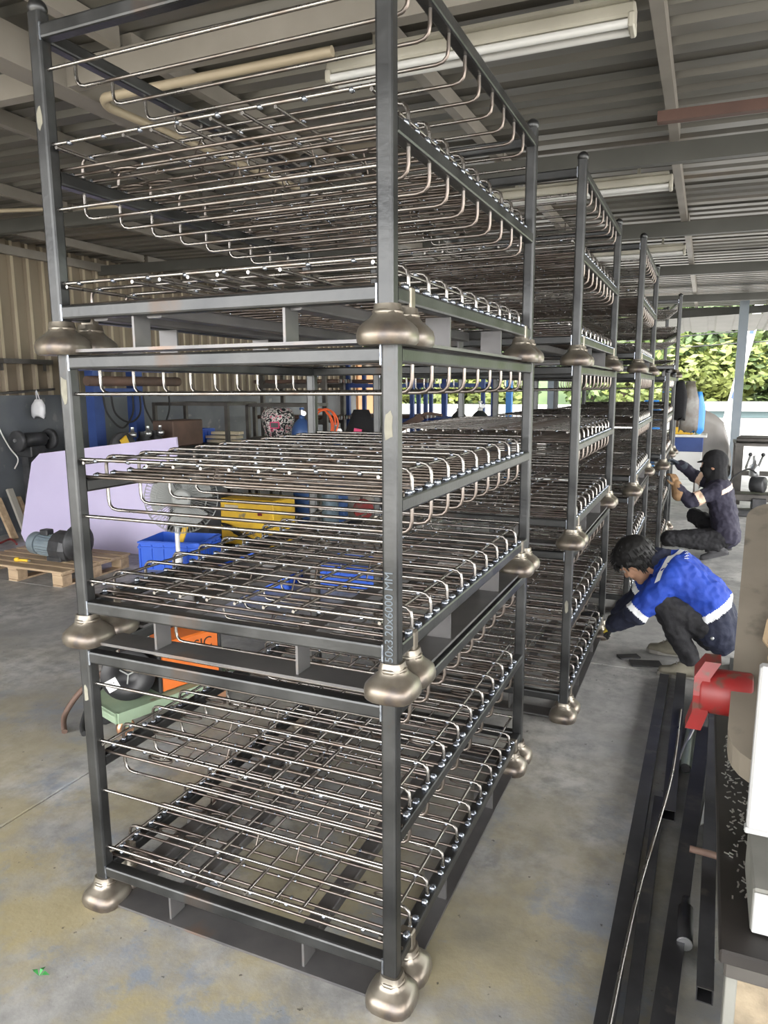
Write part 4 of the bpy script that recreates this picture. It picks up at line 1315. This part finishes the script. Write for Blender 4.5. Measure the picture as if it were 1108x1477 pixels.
# ================================================================ OUTDOORS
M['wallwhite'] = mat('sunlit_white_wall', (0.42, 0.42, 0.41), 0.8)
M['teal'] = mat('pale_teal_panel', (0.09, 0.14, 0.15), 0.6)
M['roofpale'] = mat('pale_grey_roof', (0.12, 0.12, 0.12), 0.7)
t = thing('white_outbuilding', 'low white outbuilding with teal band and pale roof beyond the yard', 'building', (3.0, 24.5, 0))
MB().box((0, 1.5, .22), (6.2, 3.0, .70), bev=.01).build('wall', M['wallwhite'], t)
MB().box((-.6, -.02, .68), (3.4, .06, .22), bev=.01).build('teal_band', M['teal'], t)
MB().box((0, 1.5, .68), (6.1, 2.9, .24), bev=.01).build('upper_wall', M['wallwhite'], t)
MB().prism([(-.3, .78), (3.2, .78), (3.2, .92), (1.4, 1.06)], -3.3, 3.3, 'x').build('roof', M['roofpale'], t)
tag(MB().box((-11.5, 27.2, .45), (22, .25, .9), bev=.02).build('boundary_wall', M['wallwhite']), 'long white boundary wall below the trees', 'wall')
t = thing('utility_pole', 'white concrete utility pole with dark stencilled marks before the trees', 'pole', (1.02, 20.2, 0), 0)
MB().beam((0, 0, 0), (.80, .2, 4.2), .20, .22, (0, 1, 0), .03).build('shaft', M['wallwhite'], t)
for z in (1.32, 2.15, 3.0):
    x = .80 * z / 4.2
    MB().box((x, -.115 + .2 * z / 4.2, z), (.10, .02, .17), (0, .18, 0)).build('stencil_mark', M['bluepaint'], t)
for k in range(3):
    tag(MB().tube(smooth_path([(-16, 22.5, 3.9 - .3 * k), (-6, 22, 3.1 - .3 * k), (1.6, 20.4, 3.3 - .3 * k), (9, 21, 3.6 - .3 * k), (20, 22, 4.2 - .3 * k)], 6), .014, 4).build('power_line', M['rubber']),
        ('topmost power line strung from the white pole across the trees', 'middle power line strung from the white pole across the trees', 'lowest power line strung from the white pole across the trees')[k], 'cable')
# trees in front of a wooded hill
M['hillgreen'] = mat('wooded_hill', (0.07, 0.115, 0.05), 0.9, 0, (0.11, 0.155, 0.06), .9, bump=.6, bscale=2)
b = MB()
vs, fs = [], []
for i in range(41):
    x = -60 + 3 * i
    for k in range(9):
        tt = k / 8
        vs.append((x, 38 + 22 * tt, max(-.1, (11 * math.sin(tt * math.pi / 2) * (1 + .18 * math.sin(i * .7) + .1 * math.sin(i * 1.9 + k)))) - .05 + .5 * math.sin(i * 2.3 + k * 1.7) * tt))
for i in range(40):
    for k in range(8):
        fs.append((i * 9 + k, i * 9 + k + 1, (i + 1) * 9 + k + 1, (i + 1) * 9 + k))
tag(b.add(vs, fs, True).build('hill', M['hillgreen']), kind='structure')
M['leafA'] = mat('leaf_mid_green', (0.10, 0.155, 0.05), 0.55, 0, (0.13, 0.185, 0.06), 1.2)
M['leafB'] = mat('leaf_yellow_green', (0.17, 0.195, 0.045), 0.55, 0, (0.135, 0.175, 0.05), 1.0)
M['leafC'] = mat('leaf_deep_green', (0.075, 0.125, 0.05), 0.55, 0, (0.10, 0.155, 0.06), 1.0)
M['bark'] = mat('grey_bark', (0.16, 0.12, 0.09), 0.9, bump=.4, bscale=8)
def crown_mesh(seed, mt, H_=5.5, R_=2.6, n=6000, base=.16):
    rnd = random.Random(seed)
    b = MB()
    blobs = [(rnd.uniform(-.62, .62) * R_, rnd.uniform(-.5, .5) * R_, H_ * rnd.uniform(base, .86), R_ * rnd.uniform(.28, .52)) for _ in range(16)]
    for _ in range(n):
        cx, cy, cz, r = rnd.choice(blobs)
        d = Vector((rnd.gauss(0, 1), rnd.gauss(0, 1), rnd.gauss(0, 1))).normalized()
        p = Vector((cx, cy, cz)) + d * r * rnd.uniform(.72, 1.05)
        s = rnd.uniform(.09, .19)
        a = Vector((rnd.gauss(0, 1), rnd.gauss(0, 1), rnd.gauss(0, .6))).normalized()
        c = a.cross(d + Vector((rnd.uniform(-.6, .6), rnd.uniform(-.6, .6), .2))).normalized()
        b.add([p - a * s, p + c * s * .5, p + a * s, p - c * s * .5], [(0, 1, 2, 3)], False)
    return b.mesh('crown', mt)
crowns = [crown_mesh(1, M['leafA']), crown_mesh(2, M['leafB'], 3.4, 2.4, 5000, .12), crown_mesh(3, M['leafC'], 6.2, 2.8)]
trunk = MB().tube(smooth_path([(0, 0, 0), (.1, .05, 1.2), (.0, .1, 2.4), (.2, .0, 3.6)], 4), .16, 8).mesh('trunk', M['bark'])
trunk_low = MB().tube(smooth_path([(0, 0, 0), (.08, .04, .7), (.0, .06, 1.5)], 4), .10, 8).mesh('trunk', M['bark'])
spots = [(-2.6, 30, 0), (1.2, 31, 2), (4.6, 29.5, 0), (8.2, 31, 2), (-6.5, 31, 2), (-.4, 28.9, 1), (-10.5, 30, 0), (-14.5, 31.5, 2), (3.4, 34.5, 2), (6.4, 35, 0), (-4.6, 35, 2), (-8.6, 29, 1), (-12.6, 28.9, 1), (6.0, 29, 1), (-1, 35.5, 0), (11.5, 30, 0)]
tl = ('mid green leafy tree', 'low yellow green tree', 'tall deep green tree')
order = sorted(range(len(spots)), key=lambda i: spots[i][0])
names_ = ('first', 'second', 'third', 'fourth', 'fifth', 'sixth')
for i, (x, y, k) in enumerate(spots):
    same = [j for j in order if spots[j][2] == k]
    lb = '%s beyond the yard, %s from the left of its kind' % (tl[k], names_[same.index(i)])
    t = thing('leafy_tree', lb, 'tree', (x, y, 0), i * 1.3, ('mid green trees', 'yellow green trees', 'deep green trees')[k])
    t.scale = (1.25, 1.25, (1.45 if k != 1 else 1.0))
    link('crown', crowns[k], t)
    link('trunk', trunk_low if k == 1 else trunk, t)
# blue posts and frames outside on the left of the far opening
for i, (x, y, h, mt_) in enumerate(((-2.35, 10.4, 2.4, 'bluepaint'), (-3.85, 11.5, 2.0, 'bluepaint'), (-2.9, 11.5, 2.0, 'zinc'))):
    t = thing('marker_post', ('bright blue post in the far opening right of the gas cylinders', 'blue post in the far opening left of the gas cylinders', 'grey post in the far opening behind the gas cylinders')[i], 'post', (x, y, 0))
    MB().beam((0, 0, 0), (0, 0, h), .10, .10, (0, 1, 0), .01).build('shaft', M['tarpblue'] if i == 0 else M[mt_], t)
    MB().box((0, 0, .01), (.25, .25, .02)).build('foot_plate', M[mt_], t)
tag(drape(MB(), -.27, 12.2, 1.33, .0, .48, .15, 41, 20, 9).build('blue_tarpaulin', M['tarpblue']), 'blue tarpaulin bundle standing far behind the third stack', 'tarpaulin')

# ================================================================ PEOPLE
M['skin'] = mat('tan_skin', (0.50, 0.29, 0.19), 0.5, 0, (0.44, 0.24, 0.15), 12)
M['hair'] = mat('black_hair', (0.007, 0.0065, 0.0065), 0.6)
M['jkblue'] = mat('bright_blue_workwear', (0.010, 0.052, 0.38), 0.75, 0, (0.008, 0.040, 0.31), 9, bump=.25, bscale=90)
M['jknavy'] = mat('navy_workwear', (0.008, 0.011, 0.028), 0.8, 0, (0.012, 0.016, 0.038), 9, bump=.25, bscale=90)
M['reflect'] = mat('white_reflective_tape', (0.82, 0.84, 0.86), 0.35)
M['reflecto'] = mat('orange_white_reflective_tape', (0.86, 0.62, 0.46), 0.4)
M['jkdusk'] = mat('dusky_navy_workwear', (0.022, 0.020, 0.040), 0.8, 0, (0.032, 0.029, 0.05), 9, bump=.25, bscale=90)
M['denim'] = mat('black_denim', (0.006, 0.006, 0.008), 0.8, 0, (0.011, 0.011, 0.014), 14, bump=.25, bscale=120)
M['shoe'] = mat('dusty_olive_canvas', (0.19, 0.175, 0.135), 0.8, 0, (0.13, 0.12, 0.09), 14)
M['sole'] = mat('grey_rubber_sole', (0.22, 0.21, 0.19), 0.8)
M['shoedark'] = mat('dark_grey_shoe', (0.06, 0.06, 0.065), 0.7)
M['glove'] = mat('black_knit_glove', (0.015, 0.015, 0.016), 0.85)
M['glovey'] = mat('yellow_glove_back', (0.80, 0.60, 0.05), 0.7, 0, (0.35, 0.26, 0.05), 30)
M['leather'] = mat('brown_leather_glove', (0.33, 0.20, 0.10), 0.75, 0, (0.24, 0.14, 0.07), 14)
M['glovenavy'] = mat('slate_knit_glove', (0.07, 0.085, 0.11), 0.85)
M['eyew'] = mat('eye_white', (0.32, 0.29, 0.27), 0.4)

def remeshed(name, prims, voxel, mats, rule, parent, balls=(), smooth=4, disp=0.0, dscale=.06, cut=None):
    """one continuous surface grown round tapered limbs; rule picks the cloth by place"""
    b = MB()
    for nm, a, c, ra, rb in prims:
        a, c = Vector(a), Vector(c)
        b.tube([a, a.lerp(c, .5), c], 0, 14, taper=[ra, (ra + rb) / 2, rb])
        b.ball(a, ra, 14, 8)
        b.ball(c, rb, 14, 8)
    for cc, r, sc, R in balls:
        b.ball(cc, r, 16, 10, sc, R)
    o = b.build('tmp', M['white'])
    md = o.modifiers.new('r', 'REMESH'); md.mode = 'VOXEL'; md.voxel_size = voxel; md.use_smooth_shade = True
    sm = o.modifiers.new('s', 'SMOOTH'); sm.factor = .5; sm.iterations = smooth
    if disp:
        tx = bpy.data.textures.new('folds', 'CLOUDS'); tx.noise_scale = dscale; tx.noise_depth = 1
        dm = o.modifiers.new('d', 'DISPLACE'); dm.texture = tx; dm.strength = disp; dm.mid_level = .5; dm.texture_coords = 'LOCAL'
    dg = bpy.context.evaluated_depsgraph_get()
    me = bpy.data.meshes.new_from_object(o.evaluated_get(dg))
    bpy.data.objects.remove(o)
    me.name = name
    me.materials.clear()
    for m in mats: me.materials.append(m)
    if rule:
        P = [(p[0], Vector(p[1]), Vector(p[2]), p[3], p[4]) for p in prims]
        for f in me.polygons:
            c = f.center
            best = None
            for nm, a, e, ra, rb in P:
                d = e - a
                t = max(0, min(1, (c - a).dot(d) / max(d.length_squared, 1e-9)))
                q = (c - a - d * t).length - (ra + (rb - ra) * t)
                if best is None or q < best[0]: best = (q, nm, t)
            f.material_index = rule(best[1], best[2], c, f.normal)
    if cut:
        bm = bmesh.new(); bm.from_mesh(me)
        bmesh.ops.delete(bm, geom=[f for f in bm.faces if cut(f.calc_center_median())], context='FACES')
        bm.to_mesh(me); bm.free()
    for f in me.polygons: f.use_smooth = True
    return link(name, me, parent)

def head_frame(face, upv, c):
    x = Vector(face).normalized()
    y = Vector(upv).cross(x).normalized()
    z = x.cross(y)
    R = Matrix((x, y, z)).transposed()
    C = Vector(c)
    return R, (lambda p: C + R @ Vector(p))

def head_parts(R, H, neck_to):
    balls = [(H((-.018, 0, .032)), 1, (.096, .076, .088), R), (H((.034, 0, -.018)), 1, (.057, .060, .085), R),
             (H((.036, 0, -.072)), 1, (.048, .050, .040), R), (H((-.004, .076, -.012)), 1, (.020, .010, .032), R), (H((-.004, -.076, -.012)), 1, (.020, .010, .032), R),
             (H((.074, 0, -.058)), 1, (.020, .026, .010), R), (H((.074, 0, -.070)), 1, (.019, .022, .009), R)]
    prims = [('nose', H((.086, 0, .012)), H((.104, 0, -.026)), .009, .0135), ('brow', H((.076, .040, .026)), H((.082, -.040, .026)), .011, .011),
             ('chin', H((.068, .01, -.095)), H((.068, -.01, -.095)), .020, .020), ('neck', H((-.028, 0, -.04)), neck_to, .052, .062),
             ('cheek', H((.062, .038, -.020)), H((.06, .034, -.04)), .020, .020), ('cheek', H((.062, -.038, -.020)), H((.06, -.034, -.04)), .020, .020)]
    return prims, balls

def hand_prims(w, d, nrm, thumb, s=1.0, curl=.6):
    """palm, four unequal bent fingers and a thumb leaving the side of the palm; w wrist, d along the hand, nrm out of the back of the hand, thumb = +-1 side"""
    w, d, nrm = Vector(w), Vector(d).normalized(), Vector(nrm)
    nrm = (nrm - d * nrm.dot(d)).normalized()
    sd = d.cross(nrm).normalized() * thumb
    P = []
    for k, x in enumerate((-.030, -.010, .010, .030)):
        P.append(('palm', w + sd * x * .7 * s, w + (d * .080 + sd * x) * s, .015 * s, .0125 * s))
    ln = (.062, .074, .080, .072)
    for k, x in enumerate((-.031, -.0105, .0105, .031)):
        a = w + (d * .084 + sd * x * 1.05) * s
        L = ln[k] * s
        d1 = (d * math.cos(curl * .6) - nrm * math.sin(curl * .6)).normalized()
        d2 = (d * math.cos(curl * 1.7) - nrm * math.sin(curl * 1.7)).normalized()
        b_ = a + d1 * L * .52
        c_ = b_ + d2 * L * .48
        P.append(('finger', a, b_, .0098 * s, .0088 * s))
        P.append(('finger', b_, c_, .0088 * s, .0072 * s))
    a = w + (d * .022 + sd * .030) * s
    b_ = a + (d * .6 + sd * .75 - nrm * .25).normalized() * .040 * s
    c_ = b_ + (d * .85 + sd * .25 - nrm * .45).normalized() * .034 * s
    P.append(('thumb', a, b_, .0135 * s, .0105 * s))
    P.append(('thumb', b_, c_, .0105 * s, .0082 * s))
    return P

def shoe(parent, heel, toe, ankle, mt, sole, sc=1.0, lace=True):
    heel, toe, ankle = Vector(heel), Vector(toe), Vector(ankle)
    d = (toe - heel).normalized()
    s = d.cross(Vector((0, 0, 1))).normalized()
    upn = s.cross(d)
    L = (toe - heel).length
    P = []
    for q in (-1, 1):
        P.append(('heel', heel + s * q * .012 * sc + upn * .034 * sc, heel + d * L * .55 + s * q * .018 * sc + upn * .030 * sc, .026 * sc, .026 * sc))
        P.append(('fore', heel + d * L * .55 + s * q * .018 * sc + upn * .030 * sc, toe - d * .02 + s * q * .010 * sc + upn * .026 * sc, .026 * sc, .021 * sc))
    P.append(('instep', heel + d * L * .30 + upn * .068 * sc, heel + d * L * .62 + upn * .042 * sc, .030 * sc, .024 * sc))
    P.append(('collar', heel + d * L * .12 + upn * .05 * sc, ankle, .036 * sc, .036 * sc))
    o = remeshed('shoe', P, .006, [mt], None, parent, smooth=3)
    # sole: outline extruded
    prof = [(-.022, -.024), (-.028, 0), (-.022, .024), (L * .35, .030), (L * .7, .040), (L * .93, .030), (L * 1.03, .010), (L * 1.03, -.010), (L * .93, -.030), (L * .7, -.040), (L * .35, -.030)]
    b = MB()
    n = len(prof)
    lo = [heel + d * x + s * y * sc + upn * .0 for x, y in prof]
    hi = [heel + d * x + s * y * sc + upn * .02 * sc for x, y in prof]
    b.add(lo + hi, [tuple(range(n - 1, -1, -1)), tuple(range(n, 2 * n))] + [(i, (i + 1) % n, n + (i + 1) % n, n + i) for i in range(n)])
    b.build('sole', sole, o)
    if lace:
        b = MB()
        for k in range(4):
            c = heel + d * L * (.36 + .075 * k) + upn * (.100 - .009 * k) * sc
            b.tube([c - s * .018 * sc - upn * .004, c + upn * .004, c + s * .018 * sc - upn * .004], .0028, 5)
        b.build('laces', M['sole'], o)
    return o

# ------------------------------------------------ worker in the blue jacket
t = thing('person', 'squatting person in a blue and navy work jacket with white reflective bands', 'person', (0, 0, 0))
R1, H1 = head_frame((-.64, .22, -.74), (-.74, .0, .64), (.318, 2.735, .592))
hp, hb = head_parts(R1, H1, Vector((.47, 2.75, .575)))
sL, eL, wL = (.505, 2.60, .535), (.352, 2.575, .345), (.218, 2.690, .218)
sR, eR, wR = (.505, 2.90, .535), (.340, 2.945, .360), (.225, 2.930, .228)
hipL, kL, aL = (.735, 2.67, .265), (.475, 2.600, .405), (.630, 2.615, .105)
hipR, kR, aR = (.735, 2.83, .265), (.455, 2.920, .400), (.560, 2.925, .105)
core = [('torso', (.53, 2.67, .54), (.70, 2.69, .42), .085, .082), ('torso', (.53, 2.83, .54), (.70, 2.81, .42), .085, .082), ('torso', (.54, 2.75, .545), (.70, 2.75, .42), .095, .09),
        ('hips', (.70, 2.69, .42), (.745, 2.68, .27), .082, .09), ('hips', (.70, 2.81, .42), (.745, 2.82, .27), .082, .09), ('hips', (.70, 2.75, .42), (.745, 2.75, .27), .09, .09)]
limbs = [('armL', sL, eL, .046, .037), ('forL', eL, wL, .037, .026), ('armR', sR, eR, .046, .037), ('forR', eR, wR, .037, .026),
         ('thighL', hipL, kL, .066, .050), ('shinL', kL, aL, .048, .034), ('thighR', hipR, kR, .066, .050), ('shinR', kR, aR, .048, .034)]
hdL, hdR = (-.62, .55, -.56), (-.80, -.15, -.58)
handL = hand_prims(wL, hdL, (-.35, -.55, .75), -1, .86, .9)
handR = hand_prims(wR, hdR, (-.45, .1, .85), 1, .86, .9)
shrink = lambda P: [(n, a, b, ra * .72, rb * .72) for n, a, b, ra, rb in P]
body = remeshed('body', hp + core + limbs + shrink(handL) + shrink(handR), .0048, [M['skin']], None, t, hb, smooth=2)
for s_ in (-1, 1):
    e = MB().ball(H1((.078, .031 * s_, .004)), .0115, 10, 7).build('eye', M['eyew'], body)
    MB().ball(H1((.0865, .031 * s_, .003)), .0052, 8, 6).build('iris', M['ink'], body)
    MB().tube(smooth_path([H1((.080, .018 * s_, .034)), H1((.084, .036 * s_, .038)), H1((.068, .055 * s_, .032))], 4), .005, 5).build('eyebrow', M['hair'], body)
# hair
rnd = random.Random(3)
hbls, tufts = [], MB()
for i in range(420):
    d = Vector((rnd.gauss(0, 1), rnd.gauss(0, 1), rnd.gauss(0, 1))).normalized()
    p = Vector((-.018 + .100 * d.x, .081 * d.y, .034 + .093 * d.z))
    ok = (p.z > .055 and p.x < .082) or (p.x < -.018 and p.z > -.055) or (p.x < .03 and p.z > .02)
    if not ok: continue
    hbls.append((H1(p), .022 + .002 * rnd.random(), (1, 1, 1), None))
    if rnd.random() < .75:
        down = Vector((.35 * rnd.random() + (.5 if p.x > .02 else -.2), d.y * .5, -.7 if p.z < .07 else -.1))
        q = p + d * .012
        tufts.tube([H1(q), H1(q + d * .006 + down * .018), H1(q + d * .004 + down * .046)], 0, 5, taper=[.0075, .005, .0006])
for k in range(16):
    y = -.06 + .008 * k
    q = Vector((.074, y, .085 - abs(y) * .3))
    tufts.tube([H1(q), H1(q + Vector((.020, 0, -.012))), H1(q + Vector((.024, rnd.uniform(-.01, .01), -.050)))], 0, 5, taper=[.010, .008, .001])
hair = remeshed('hair', [], .0055, [M['hair']], None, t, hbls, smooth=10)
tufts.build('hair_tufts', M['hair'], hair)
# jacket
def grow(P, k): return [(n, a, b, ra + k, rb + k) for n, a, b, ra, rb in P]
jk = grow(core, .030) + [('armL', sL, eL, .074, .066), ('forL', eL, wL, .062, .046), ('armR', sR, eR, .074, .066), ('forR', eR, wR, .062, .046),
                         ('yoke', sL, sR, .078, .078), ('collar', (.475, 2.75, .585), (.425, 2.75, .600), .082, .075), ('hem', (.775, 2.66, .22), (.775, 2.84, .22), .085, .085)]
def rule1(nm, tt, c, n):
    if nm == 'collar': return 1
    if nm in ('armL', 'armR', 'forL', 'forR'):
        S_, E_ = (Vector(sL), Vector(eL)) if nm[-1] == 'L' else (Vector(sR), Vector(eR))
        q = (c - E_).dot((E_ - S_).normalized())
        return 0 if q < -.022 else (2 if q < .012 else 1)
    if nm == 'hem': return 1
    # along the back: distance down the spine
    q = (c - Vector((.53, 2.75, .55))).dot(Vector((.62, 0, -.78)))
    if nm == 'hips' or nm == 'torso' or nm == 'yoke':
        if .245 < q < .285: return 2
        if q >= .285: return 1
    return 0
jacket = remeshed('jacket', jk, .0065, [M['jkblue'], M['jknavy'], M['reflect']], rule1, t, smooth=5, disp=.026, dscale=.055)
# reflective strips over the shoulder and a scribble of small white print
def on_surface(o, org, dirn):
    ok, loc, nrm, idx = o.ray_cast(Vector(org), Vector(dirn).normalized())
    return (loc, nrm) if ok else None
bpy.context.view_layer.update()
def strip(name, o, A, B, wdir, w, dirn, mt, parent, nseg=8, off=.004):
    vs = []
    A, B, wdir = Vector(A), Vector(B), Vector(wdir)
    for i in range(nseg + 1):
        for s_ in (-.5, .5):
            p = A.lerp(B, i / nseg) + wdir * w * s_
            h = on_surface(o, p, dirn)
            vs.append(h[0] + h[1] * off if h else p + Vector(dirn) * .3)
    b = MB().add(vs, [(2 * i, 2 * i + 1, 2 * i + 3, 2 * i + 2) for i in range(nseg)], True)
    return b.build(name, mt, parent)
strip('reflective_strip', jacket, (.445, 2.52, 1.0), (.555, 2.74, 1.0), (.9, -.3, 0), .030, (.0, .05, -1), M['reflect'], jacket)
b = MB()
for k in range(7):
    h = on_surface(jacket, (.575 + .006 * (k % 2), 2.66 + .013 * k, 1.0), (0, 0, -1))
    if h: b.tube([h[0] + h[1] * .003 + Vector((-.007, 0, 0)), h[0] + h[1] * .005 + Vector((.002, .005, 0)), h[0] + h[1] * .003 + Vector((.008, .002, 0))], .0018, 4)
b.build('small_white_print', M['reflect'], jacket)
h = on_surface(jacket, (.73, 2.2, .25), (0, 1, 0))
if h: MB().lathe([(.010, 0), (.010, .004), (.006, .006)], h[0], 12, -Vector((0, 1, 0))).build('snap_button', M['zinc'], jacket)
trs = [('thighL', hipL, kL, .092, .072), ('shinL', kL, aL, .068, .052), ('thighR', hipR, kR, .092, .072), ('shinR', kR, aR, .068, .052), ('seat', (.73, 2.69, .25), (.73, 2.81, .25), .105, .105)]
remeshed('trousers', trs, .0065, [M['denim']], None, t, smooth=4, disp=.022, dscale=.045)
shoe(t, (.690, 2.615, .002), (.475, 2.590, .002), aL, M['shoe'], M['sole'], 1.05)
shoe(t, (.600, 2.925, .002), (.395, 2.945, .002), aR, M['shoe'], M['sole'], 1.05)
gl = remeshed('glove', handL + [('cuff', Vector(wL) - Vector(hdL).normalized() * .02, wL, .036, .032)], .0036, [M['glove'], M['glovey']], lambda nm, tt, c, n: 1 if (nm == 'palm' and tt > .25 and n.dot(Vector((-.35, -.55, .75))) > .35) else 0, t, smooth=2)
remeshed('glove', handR + [('cuff', Vector(wR) - Vector(hdR).normalized() * .02, wR, .036, .032)], .0036, [M['glove']], None, t, smooth=2)

# ------------------------------------------------ hooded worker
t = thing('person', 'squatting person in a dusky navy jacket and black hood with brown leather glove', 'person', (0, 0, 0))
R2, H2 = head_frame((-.97, .12, -.16), (-.16, 0, .98), (.715, 5.73, .862))
hp, hb = head_parts(R2, H2, Vector((.765, 5.75, .70)))
sL, eL, wL = (.745, 5.605, .635), (.545, 5.545, .535), (.425, 5.585, .660)
sR, eR, wR = (.735, 5.890, .660), (.560, 5.950, .735), (.432, 5.900, .835)
hipL, kL, aL = (.850, 5.66, .205), (.385, 5.550, .185), (.790, 5.600, .135)
hipR, kR, aR = (.850, 5.84, .225), (.585, 5.960, .345), (.830, 5.930, .125)
core = [('torso', (.775, 5.67, .63), (.835, 5.69, .40), .080, .078), ('torso', (.775, 5.83, .63), (.835, 5.81, .40), .080, .078), ('torso', (.775, 5.75, .63), (.835, 5.75, .40), .092, .085),
        ('hips', (.835, 5.69, .40), (.865, 5.68, .23), .078, .088), ('hips', (.835, 5.81, .40), (.865, 5.82, .23), .078, .088), ('hips', (.835, 5.75, .40), (.865, 5.75, .23), .085, .09)]
limbs = [('armL', sL, eL, .046, .037), ('forL', eL, wL, .037, .026), ('armR', sR, eR, .046, .037), ('forR', eR, wR, .037, .026),
         ('thighL', hipL, kL, .066, .050), ('shinL', kL, aL, .048, .034), ('thighR', hipR, kR, .066, .050), ('shinR', kR, aR, .048, .034)]
hdL, hdR = (-.28, .20, .94), (-.80, -.10, .42)
handL = hand_prims(wL, hdL, (.75, -.6, .2), -1, 1.0, .7)
handR = hand_prims(wR, hdR, (.3, .3, .9), 1, .95, .8)
body = remeshed('body', hp + core + limbs + shrink(handL) + shrink(handR), .0055, [M['skin']], None, t, hb, smooth=2)
for s_ in (-1, 1):
    MB().ball(H2((.078, .031 * s_, .004)), .0115, 10, 7).build('eye', M['eyew'], body)
    MB().ball(H2((.0865, .031 * s_, .003)), .0052, 8, 6).build('iris', M['ink'], body)
hoodb = [(H2((-.020, 0, .030)), 1, (.112, .102, .106), R2), (H2((.034, 0, -.022)), 1, (.072, .074, .100), R2), (H2((.036, 0, -.080)), 1, (.060, .062, .050), R2)]
hoodp = [('fall', H2((-.03, 0, -.05)), Vector((.755, 5.75, .715)), .080, .095), ('noseb', H2((.095, 0, -.01)), H2((.10, 0, -.04)), .018, .018)]
Ri = R2.transposed()
C2 = H2((0, 0, 0))
def slit(c):
    q = Ri @ (c - C2)
    return q.x > .045 and -.012 < q.z < .030 and abs(q.y) < .047
remeshed('hood', hoodp, .006, [M['cloth_black']], None, t, hoodb, smooth=3, disp=.006, dscale=.05, cut=slit)
# soft cap peak over the eyes
b = MB()
vs = []
for k in range(9):
    a = -.9 + .225 * k
    vs += [H2((.075 * math.cos(a) + .012, .088 * math.sin(a), .050)), H2((.115 * math.cos(a) + .018, .098 * math.sin(a), .040))]
b.add(vs, [(2 * k, 2 * k + 1, 2 * k + 3, 2 * k + 2) for k in range(8)], True)
o = b.build('cap_peak', M['cloth_black'], t)
md = o.modifiers.new('th', 'SOLIDIFY'); md.thickness = .006
jk = grow(core, .032) + [('armL', sL, eL, .074, .064), ('forL', eL, wL, .060, .046), ('armR', sR, eR, .074, .060), ('forR', eR, wR, .056, .044),
                         ('yoke', sL, sR, .080, .080), ('hem', (.885, 5.67, .20), (.885, 5.83, .20), .082, .082)]
def rule2(nm, tt, c, n):
    if nm in ('armL', 'armR') and .52 < tt < .76: return 1
    if nm in ('torso', 'yoke') and c.x > .80 and c.y < 5.76 and abs((c.z - .662) - (c.x - .86) * .55) < .021: return 1
    return 0
jacket = remeshed('jacket', jk, .007, [M['jkdusk'], M['reflecto']], rule2, t, smooth=5, disp=.026, dscale=.055)
bpy.context.view_layer.update()
trs = [('thighL', hipL, kL, .095, .076), ('shinL', kL, aL, .068, .054), ('thighR', hipR, kR, .095, .074), ('shinR', kR, aR, .068, .054), ('seat', (.85, 5.68, .21), (.85, 5.82, .21), .105, .105)]
remeshed('trousers', trs, .007, [M['denim']], None, t, smooth=4, disp=.022, dscale=.045)
shoe(t, (.870, 5.605, .062), (.665, 5.575, .004), aL, M['shoedark'], M['shoedark'], .95)
shoe(t, (.905, 5.940, .040), (.705, 5.955, .004), aR, M['shoedark'], M['shoedark'], .95)
remeshed('leather_glove', handL + [('cuff', Vector(wL) - Vector(hdL).normalized() * .07, Vector(wL) + Vector(hdL).normalized() * .02, .062, .046)], .004, [M['leather']], None, t, smooth=2)
remeshed('knit_glove', handR + [('cuff', Vector(wR) - Vector(hdR).normalized() * .04, wR, .044, .036)], .004, [M['glovenavy']], None, t, smooth=2)
